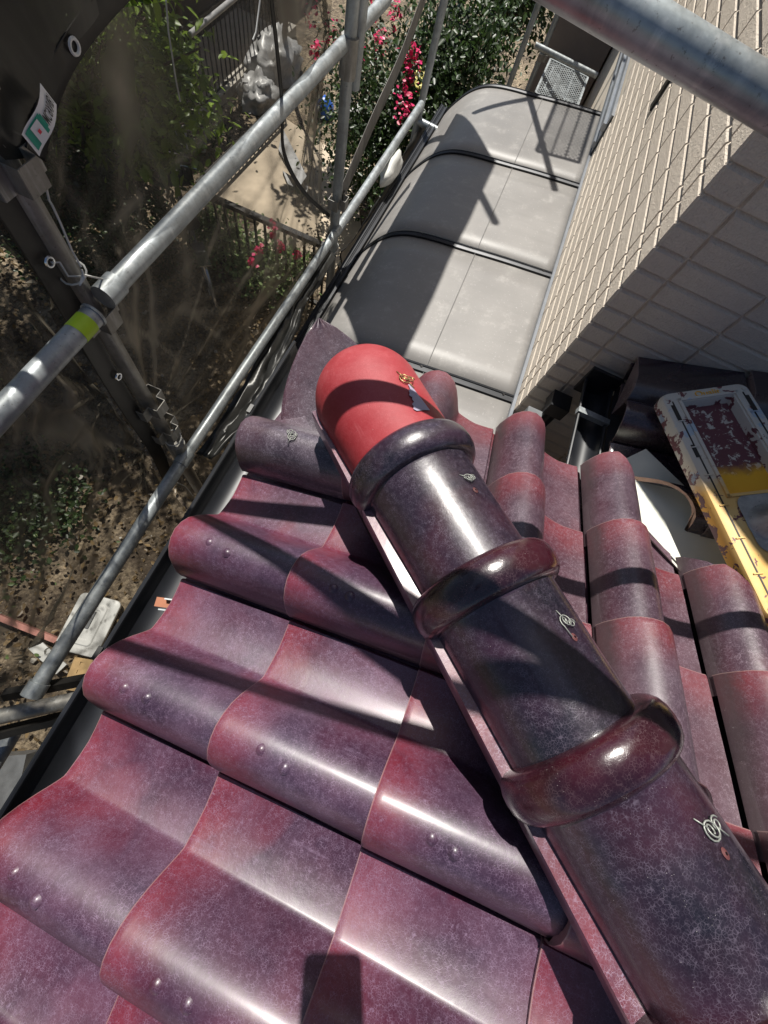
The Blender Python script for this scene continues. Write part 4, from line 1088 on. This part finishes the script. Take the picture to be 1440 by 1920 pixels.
# wire rack
rk = empty('wire_rack', (6.3, 4.55, GZ), 'wire rack with rounded frame leaning below the tall fence', 'rack')
q = [at(340, 190, z=GZ + .5), at(388, 194, z=GZ + .5), at(384, 285, z=GZ + .1), at(352, 282, z=GZ + .1)]
b = MB(); b.tube([q[3], q[0], q[1], q[2], q[3]], .016, 8); b.build('rack_frame', M['galv'], rk, True)
for k in range(1, 12):
    b = MB(); b.tube([q[0].lerp(q[3], k / 12), q[1].lerp(q[2], k / 12)], .007, 6); b.build('rack_rung', M['galv_dark'], rk)
b = MB(); b.tube([q[0], (q[0].x, q[0].y, GZ)], .012, 6); b.tube([q[1], (q[1].x, q[1].y, GZ)], .012, 6); b.build('rack_leg', M['galv_dark'], rk)
# bicycle, seen from above
bc = at(322, 318, z=GZ + 1.0) - Vector((.23, .25, 1.0)); bk = empty('bicycle', bc, 'old bicycle with silver handlebar parked beyond the upper handrail', 'bicycle', rotz=.75)
def wheel(cx_):
    m = MB(); m.tube([(cx_ + .33 * math.cos(a * PI / 14), 0, .34 + .33 * math.sin(a * PI / 14)) for a in range(29)], .018, 8); w0 = local('wheel', m, 'rubber', bk, True)
    m = MB(); m.tube([(cx_ + .305 * math.cos(a * PI / 14), 0, .34 + .305 * math.sin(a * PI / 14)) for a in range(29)], .010, 6); local('rim', m, 'silver', w0, True)
    m = MB()
    for a in range(12): m.tube([(cx_, 0, .34), (cx_ + .30 * math.cos(a * PI / 6), 0, .34 + .30 * math.sin(a * PI / 6))], .003, 4)
    local('spokes', m, 'silver', w0)
wheel(-.52); wheel(.52)
m = MB(); m.tube([(.40, 0, .84), (.52, 0, .34)], .016, 8); m.tube([(.40, 0, .80), (-.02, 0, .30)], .018, 8); m.tube([(-.02, 0, .30), (-.16, 0, .80)], .016, 8); m.tube([(-.02, 0, .30), (-.52, 0, .34)], .012, 8); m.tube([(-.14, 0, .70), (-.52, 0, .34)], .010, 8); m.tube([(.38, 0, .72), (-.06, 0, .42)], .014, 8); local('frame', m, 'greyp', bk, True)
m = MB(); m.tube([(.20, -.30, .99), (.30, -.27, 1.01), (.40, -.10, 1.0), (.42, 0, .98), (.40, .10, 1.0), (.30, .27, 1.01), (.20, .30, .99)], .014, 8); m.tube([(.41, 0, .84), (.42, 0, .99)], .014, 8); local('handlebar', m, 'silver', bk, True)
m = MB(); m.tube([(-.28, 0, .86), (-.18, 0, .87), (-.02, 0, .86)], [.085, .07, .025], 10); local('saddle', m, 'rubber', bk, True)
m = MB()
for i in range(5): m.box((.66, 0, .72 + i * .055), (.30, .38, .006)) if i in (0, 4) else None
for sx in range(-3, 4): m.box((.66 + sx * .05, .19, .83), (.006, .006, .22)); m.box((.66 + sx * .05, -.19, .83), (.006, .006, .22)); m.box((.66 + sx * .05, 0, .72), (.005, .38, .005))
for sy in range(-4, 5): m.box((.81, sy * .045, .83), (.005, .005, .22)); m.box((.51, sy * .045, .83), (.005, .005, .22))
m.v = [(x, y, z) for x, y, z in m.v]; local('basket', m, 'ironwork', bk)
m = MB(); m.box((-.55, 0, .72), (.34, .13, .012)); local('carrier', m, 'silver', bk)
m = MB(); m.tube([(-.52 + .37 * math.cos(a * PI / 14), 0, .34 + .37 * math.sin(a * PI / 14)) for a in range(2, 15)], .022, 6); local('mudguard', m, 'silver', bk, True)

# pink kerb, lid, scraps at the lower left
b = MB(); a0 = Vector((-.60, 2.75, GZ + .03)); a1 = Vector((-.565, 1.85, GZ + .03)); b.box((a0 + a1) / 2, (.045, .95, .10)); b.thing('garden_kerb', M['pink'], 'pink brick kerb edge crossing the soil at the left', 'kerb')
lc_ = Vector((-.37, 1.84, GZ + .05)); lid = empty('white_cover', lc_, 'white ribbed plastic cover with a grey handle slot on the soil', 'cover', rotz=.12)
m = MB(); rg = [rrect(.50, .36, .05, .0), rrect(.50, .36, .05, .03), rrect(.49, .35, .05, .034), rrect(.43, .27, .045, .040), rrect(.40, .24, .04, .036), rrect(.36, .20, .035, .036), rrect(.34, .18, .03, .044), rrect(.27, .12, .03, .044), rrect(.25, .10, .02, .038)]
nr = 24; m.add(sum(rg, []), [(i * nr + k, i * nr + (k + 1) % nr, (i + 1) * nr + (k + 1) % nr, (i + 1) * nr + k) for i in range(8) for k in range(nr)] + [tuple(8 * nr + k for k in range(nr))])
local('cover_shell', m, 'whitep', lid, True, 25)
m = MB(); m.box((.04, .0, .043), (.15, .035, .012)); local('handle', m, 'greyp', lid)
b = MB(); b.box((-.76, 1.70, GZ + .03), (.26, .15, .03), Matrix.Rotation(.2, 3, 'Z')); b.thing('cardboard_piece', M['card'], 'tan cardboard scrap below the white lid', 'cardboard')
b = MB(); b.box((-.72, 2.0, GZ + .04), (.10, .34, .02), Matrix.Rotation(-.3, 3, 'Z')); b.thing('paper_sheet', M['whitep'], 'white sheet lying beside the cardboard near the platform beams', 'sheet')
b = MB(); b.tube([at(182, 1325, z=GZ + .06), at(120, 1400, z=GZ + .05), at(60, 1475, z=GZ + .05), at(0, 1560, z=GZ + .05)], .035, 10); b.thing('white_pipe', M['whitep'], 'white pipe on the ground just outside the gutter', 'pipe', smooth=True)
b = MB(); b.tube([at(150, 1325, z=GZ + .05), at(100, 1385, z=GZ + .04), at(30, 1470, z=GZ + .04), at(-20, 1540, z=GZ + .04)], .014, 8); b.thing('white_hose', M['whitep'], 'thin white hose lying beside the white pipe', 'hose', smooth=True)
b = MB(); b.box(at(20, 1460, z=GZ + .12), (.35, .25, .22), Matrix.Rotation(.4, 3, 'Z')); b.thing('grey_crate', M['greyp'], 'dark grey crate at the lower left edge', 'crate')
rs = random.Random(5)
b = MB()
def stone(b, c, s, rnd_):
    bm = bmesh.new(); bmesh.ops.create_icosphere(bm, subdivisions=1, radius=s)
    vs = [Vector(c) + Vector((v.co.x * rnd_.uniform(.7, 1.4), v.co.y * rnd_.uniform(.7, 1.3), v.co.z * .5)) for v in bm.verts]; fs = [tuple(v.index for v in f.verts) for f in bm.faces]; bm.free(); b.add(vs, fs)
for k in range(160):
    stone(b, (rs.uniform(-2, 5), rs.uniform(.9, 5), GZ + .0), rs.choice((.010, .014, .018, .03)) * rs.uniform(.6, 1.2), rs)
o = b.build('gravel', M['stone']); o['kind'] = 'stuff'; o['label'] = 'scattered pale stones on the garden soil'
# fallen leaves, green and brown
def leaves(pts, size, mat, name, parent=None, tone=None, kind=None, aspect=2.2, droop=.4, seed=0, label=None):
    rnd_ = random.Random(seed); vs = []; fs = []; tn = []
    for p in pts:
        d = Vector((rnd_.gauss(0, 1), rnd_.gauss(0, 1), rnd_.gauss(-droop, .5))).normalized(); s_ = size * rnd_.uniform(.6, 1.35)
        sd_ = d.cross(Vector((rnd_.gauss(0, .4), rnd_.gauss(0, .4), 1))).normalized(); nn_ = sd_.cross(d)
        b0 = len(vs); p = Vector(p)
        vs += [p, p + d * s_ * .35 + sd_ * s_ / aspect * .5 + nn_ * s_ * .06, p + d * s_ * .75 + sd_ * s_ / aspect * .38, p + d * s_ - nn_ * s_ * .10, p + d * s_ * .75 - sd_ * s_ / aspect * .38, p + d * s_ * .35 - sd_ * s_ / aspect * .5 + nn_ * s_ * .06]
        fs.append((b0, b0 + 1, b0 + 2, b0 + 3)); fs.append((b0, b0 + 3, b0 + 4, b0 + 5)); t = rnd_.random() ** 2; tn += [t] * 6
    me = mesh(name, vs, fs, True); at_ = me.attributes.new('tone', 'FLOAT', 'POINT'); at_.data.foreach_set('value', tn)
    o = link(name, me, M[mat])
    if parent is not None: o.parent = parent; o.matrix_parent_inverse = Matrix.Translation(-Vector(parent.location))
    if kind: o['kind'] = kind
    if label: o['label'] = label
    return o
M['litter'] = leafmat('dry_leaf', (.09, .06, .03), (.20, .14, .07))
leaves([p_ for p_ in [(rs.uniform(-2, 6), rs.uniform(.8, 5.5), GZ + rs.uniform(0, .05)) for _ in range(6000)] if not (p_[0] > 4.4 and 1.6 < p_[1] < 3.7)], .055, 'litter', 'leaf_litter', kind='stuff', aspect=1.8, droop=0, seed=2, label='dry brown leaves scattered over the soil')
leaves([(rs.gauss(-.0, .5), rs.gauss(3.6, .5), GZ + rs.uniform(0, .15)) for _ in range(900)], .04, 'leafpale', 'ground_cover', kind='stuff', aspect=1.6, droop=-.3, seed=3, label='low green weeds on the soil at the left')
# a few slender weed stems bottom-left
def tree(name, base, top, crown, n, size, mat, label, cat='tree', seed=1, clumps=14, spread=.38, trunk_r=.05, flowers=None, group=None, aspect=2.2, droop=.5, shell=.0, fn=34, fs_=.04):
    rnd_ = random.Random(seed); base = Vector(base); t_ = empty(name, base, label, cat, group)
    c0 = Vector(crown[0]); rr = Vector(crown[1]); cl = []
    for k in range(clumps):
        while True:
            q = Vector((rnd_.uniform(-1, 1), rnd_.uniform(-1, 1), rnd_.uniform(-1, 1)))
            if q.length < 1: break
        q = q * (.55 + .45 * rnd_.random()) if not shell else q.normalized() * rnd_.uniform(shell, 1)
        cl.append(c0 + Vector((q.x * rr.x, q.y * rr.y, q.z * rr.z)))
    m = MB(); mid = base.lerp(c0, .6) + Vector((rnd_.uniform(-.1, .1), rnd_.uniform(-.1, .1), 0)); m.tube([base, base.lerp(mid, .5) + Vector((.03, .02, 0)), mid], [trunk_r, trunk_r * .8, trunk_r * .6], 10); m.build('trunk', M['bark'], t_, True)
    m = MB()
    for c in cl:
        a = mid.lerp(c, .45) + Vector((rnd_.uniform(-.08, .08), rnd_.uniform(-.08, .08), rnd_.uniform(-.03, .12))); m.tube([mid, a, c], [trunk_r * .38, trunk_r * .22, trunk_r * .1], 6)
    m.build('limbs', M['bark'], t_, True)
    pts = []; w_ = [rnd_.uniform(.5, 1.5) for _ in cl]
    for k in range(n):
        c = rnd_.choices(cl, w_)[0]; q = Vector((rnd_.gauss(0, 1), rnd_.gauss(0, 1), rnd_.gauss(0, .75))) * spread; pts.append(c + q)
    leaves(pts, size, mat, 'crown', t_, seed=seed, aspect=aspect, droop=droop)
    if flowers:
        for k, fc in enumerate(flowers):
            fp = [Vector(fc) + Vector((rnd_.gauss(0, fs_), rnd_.gauss(0, fs_), rnd_.gauss(0, fs_ * 2))) for _ in range(fn)]
            leaves(fp, .045, 'petal', 'flower_cluster', t_, kind='stuff', seed=k, aspect=1.1, droop=0)
    return t_
# broad-leaved branches at the upper left
tree('broadleaf_tree', (3.6, 4.9, GZ), None, ((4.3, 3.6, -2.4), (1.9, .9, .5)), 620, .12, 'leaf', 'leafy tree with pale sunlit leaves at the upper left behind the sheet', seed=4, clumps=22, spread=.12, trunk_r=.07)
tree('shade_tree', (1.9, 4.9, GZ), None, ((2.0, 4.6, -1.9), (2.0, 1.4, .7)), 5200, .13, 'leafdark', 'dark shade tree filling the left behind the sheet', seed=9, clumps=30, spread=.22, trunk_r=.09)
tree('shade_tree', (.3, 4.3, GZ), None, ((-.3, 4.2, -2.2), (1.6, .9, .5)), 1500, .12, 'leafdark', 'thin shade tree whose shadow dapples the soil at the left', seed=12, clumps=16, spread=.20, trunk_r=.06)
tree('shade_tree', (6.6, 5.0, GZ), None, ((7.4, 4.9, -2.1), (1.6, .7, .5)), 1500, .13, 'leafdark', 'dark tree standing against the brown wall', seed=13, clumps=14, spread=.2, trunk_r=.06)
tree('shade_tree', (3.2, 5.4, GZ), None, ((3.9, 4.3, -.75), (2.1, 1.9, .45)), 6500, .13, 'leafdark', 'tall unseen shade tree added outside the left edge to darken the soil', seed=51, clumps=90, spread=.26, trunk_r=.10)  # crown added out of view to throw leaf shade on the soil
tree('shade_tree', (-.4, 4.6, GZ), None, ((-.2, 4.2, -.9), (1.4, 1.2, .4)), 420, .12, 'leafdark', 'unseen shade tree added beyond the lower left edge to dapple the soil', seed=52, clumps=24, spread=.2, trunk_r=.08)  # sparse unseen crown, added for dappled shade at the lower left
tree('shade_tree', (8.6, 4.3, GZ), None, ((7.5, 3.45, -1.15), (.75, .55, .2)), 420, .15, 'leafdark', 'overhanging branch whose leaves shade the tan path', seed=55, clumps=9, spread=.14, trunk_r=.05)
c_ = at(215, 150, z=-2.7)
tree('leafy_shrub', (c_.x + .4, c_.y + .3, GZ), None, ((c_.x, c_.y, -2.75), (1.25, 1.15, .45)), 2600, .10, 'leaf', 'tall green shrub behind the top left of the sheet', 'shrub', 61, 40, .16, .05)
c_ = at(170, 330, z=-3.3)
tree('leafy_shrub', (c_.x, c_.y, GZ), None, ((c_.x, c_.y, -3.4), (.9, .9, .35)), 2200, .08, 'leafdark', 'low dark shrub behind the near post', 'shrub', 62, 26, .16, .04)
for k_, (qx, qy, rr_) in enumerate(((120, 420, .9), (300, 250, .8), (60, 960, .5), (250, 480, .6))):
    c_ = at(qx, qy, z=GZ); leaves([(rs.gauss(c_.x, rr_ * .6), rs.gauss(c_.y, rr_ * .5), GZ + abs(rs.gauss(0, .08))) for _ in range(1500)], .05, 'leafdark', 'ground_cover', kind='stuff', aspect=1.6, droop=-.3, seed=70 + k_, label=['dark creeping weeds behind the near post', 'dark creeping weeds near the bicycle', 'sparse weeds on the soil at the left edge', 'dark weeds beside the timber log'][k_])
# flowering shrub
fl = [at(583, 12, z=-2.7), at(738, 25, z=-2.5), at(712, 70, z=-2.6), at(768, 108, z=-2.5), at(775, 140, z=-2.6), at(755, 180, z=-2.7), at(760, 215, z=-2.7), at(625, 70, z=-2.8), at(595, 105, z=-2.8), at(700, 20, z=-2.6), at(672, 100, z=-2.9), at(774, 120, z=-2.55)]
c_ = sum(fl, Vector()) / len(fl)
tree('flowering_shrub', (c_.x + .5, c_.y - .3, GZ), None, ((c_.x, c_.y - .2, -3.25), (1.6, 1.0, .75)), 10000, .055, 'leafdark', 'tall shrub with crimson flower clusters beyond the middle post', 'shrub', 21, 34, .22, .04, fl, aspect=1.7)
leaves([at(790 + rs.gauss(0, 6), 150 + rs.gauss(0, 12), z=-2.5) for _ in range(34)], .045, 'petaly', 'yellow_sprig', None, seed=5); tag(bpy.data.objects['yellow_sprig'], 'pale yellow sprig beside the crimson flowers', 'sprig')
heap2 = None
tree('evergreen_tree', (7.6, 1.6, GZ), None, ((7.2, 1.25, -2.9), (1.5, .65, .8)), 9000, .07, 'leafdark', 'dense dark evergreen beyond the slim post, nearest the canopy', 'tree', 31, 40, .22, .06, aspect=1.8)
tree('evergreen_tree', (10.5, 1.2, GZ), None, ((10.3, 1.0, -2.5), (2.0, .9, 1.0)), 9000, .08, 'leafdark', 'farther evergreen at the top edge with sunlit tips', 'tree', 32, 40, .26, .07, aspect=1.8)
fl2 = [at(511, 432, z=-3.25), at(528, 462, z=-3.5), at(558, 478, z=-3.6), at(471, 488, z=-3.6), at(486, 470, z=-3.6)]
c_ = at(510, 500, z=-3.9)
tree('rose_bush', (c_.x, c_.y, GZ), None, ((c_.x, c_.y, -3.85), (.42, .62, .22)), 2400, .05, 'leafpale', 'rose bush with a few pink blooms in front of the iron fence', 'bush', 41, 26, .12, .02, [Vector(f) for f in fl2], aspect=1.6, fn=20, fs_=.014)
c_ = at(400, 440, z=-3.9)
tree('garden_bush', (c_.x, c_.y, GZ), None, ((c_.x, c_.y, -3.9), (.3, .35, .2)), 1400, .05, 'leafpale', 'green bush left of the rose bush by the fence end', 'bush', 42, 16, .12, .02, aspect=1.6)
# timber log edge and round pot among the bushes
b = MB(); q = [at(330, 560, z=GZ + .1), at(420, 520, z=GZ + .12), at(480, 530, z=GZ + .12)]; b.tube(q, .05, 8); b.thing('timber_log', M['wood'], 'dark timber log lying behind the handrail among weeds', 'log', smooth=True)
leaves([at(rs.uniform(240, 560), rs.uniform(470, 620), z=GZ + rs.uniform(.02, .3)) for _ in range(1200)], .05, 'litter', 'dry_undergrowth', kind='stuff', aspect=1.7, droop=-.2, seed=6, label='dry undergrowth around the bushes')

# ------------------------------------------------------------------ the phone that takes the picture (its shadow falls on the tiles)
ph = bpy.data.objects.new('smartphone', None); COL.objects.link(ph)
ph.matrix_world = cam.matrix_world.copy(); tag(ph, 'black smartphone held over the roof, casting its shadow on the tiles', 'phone')
m = MB(); ring0 = rrect(.0755, .152, .011, .006); ring1 = rrect(.0755, .152, .011, .0145)
vs = [(x - .014, y - .052, z) for x, y, z in ring0 + ring1]; m.add(vs, [(k, (k + 1) % 24, (k + 1) % 24 + 24, k + 24) for k in range(24)] + [tuple(range(24))[::-1], tuple(range(24, 48))])
local('phone_body', m, 'phone', ph, True, 30)
m = MB(); m.tube([(0, 0, .0025), (0, 0, .006)], .0075, 18); local('lens_ring', m, 'silver', ph, True)
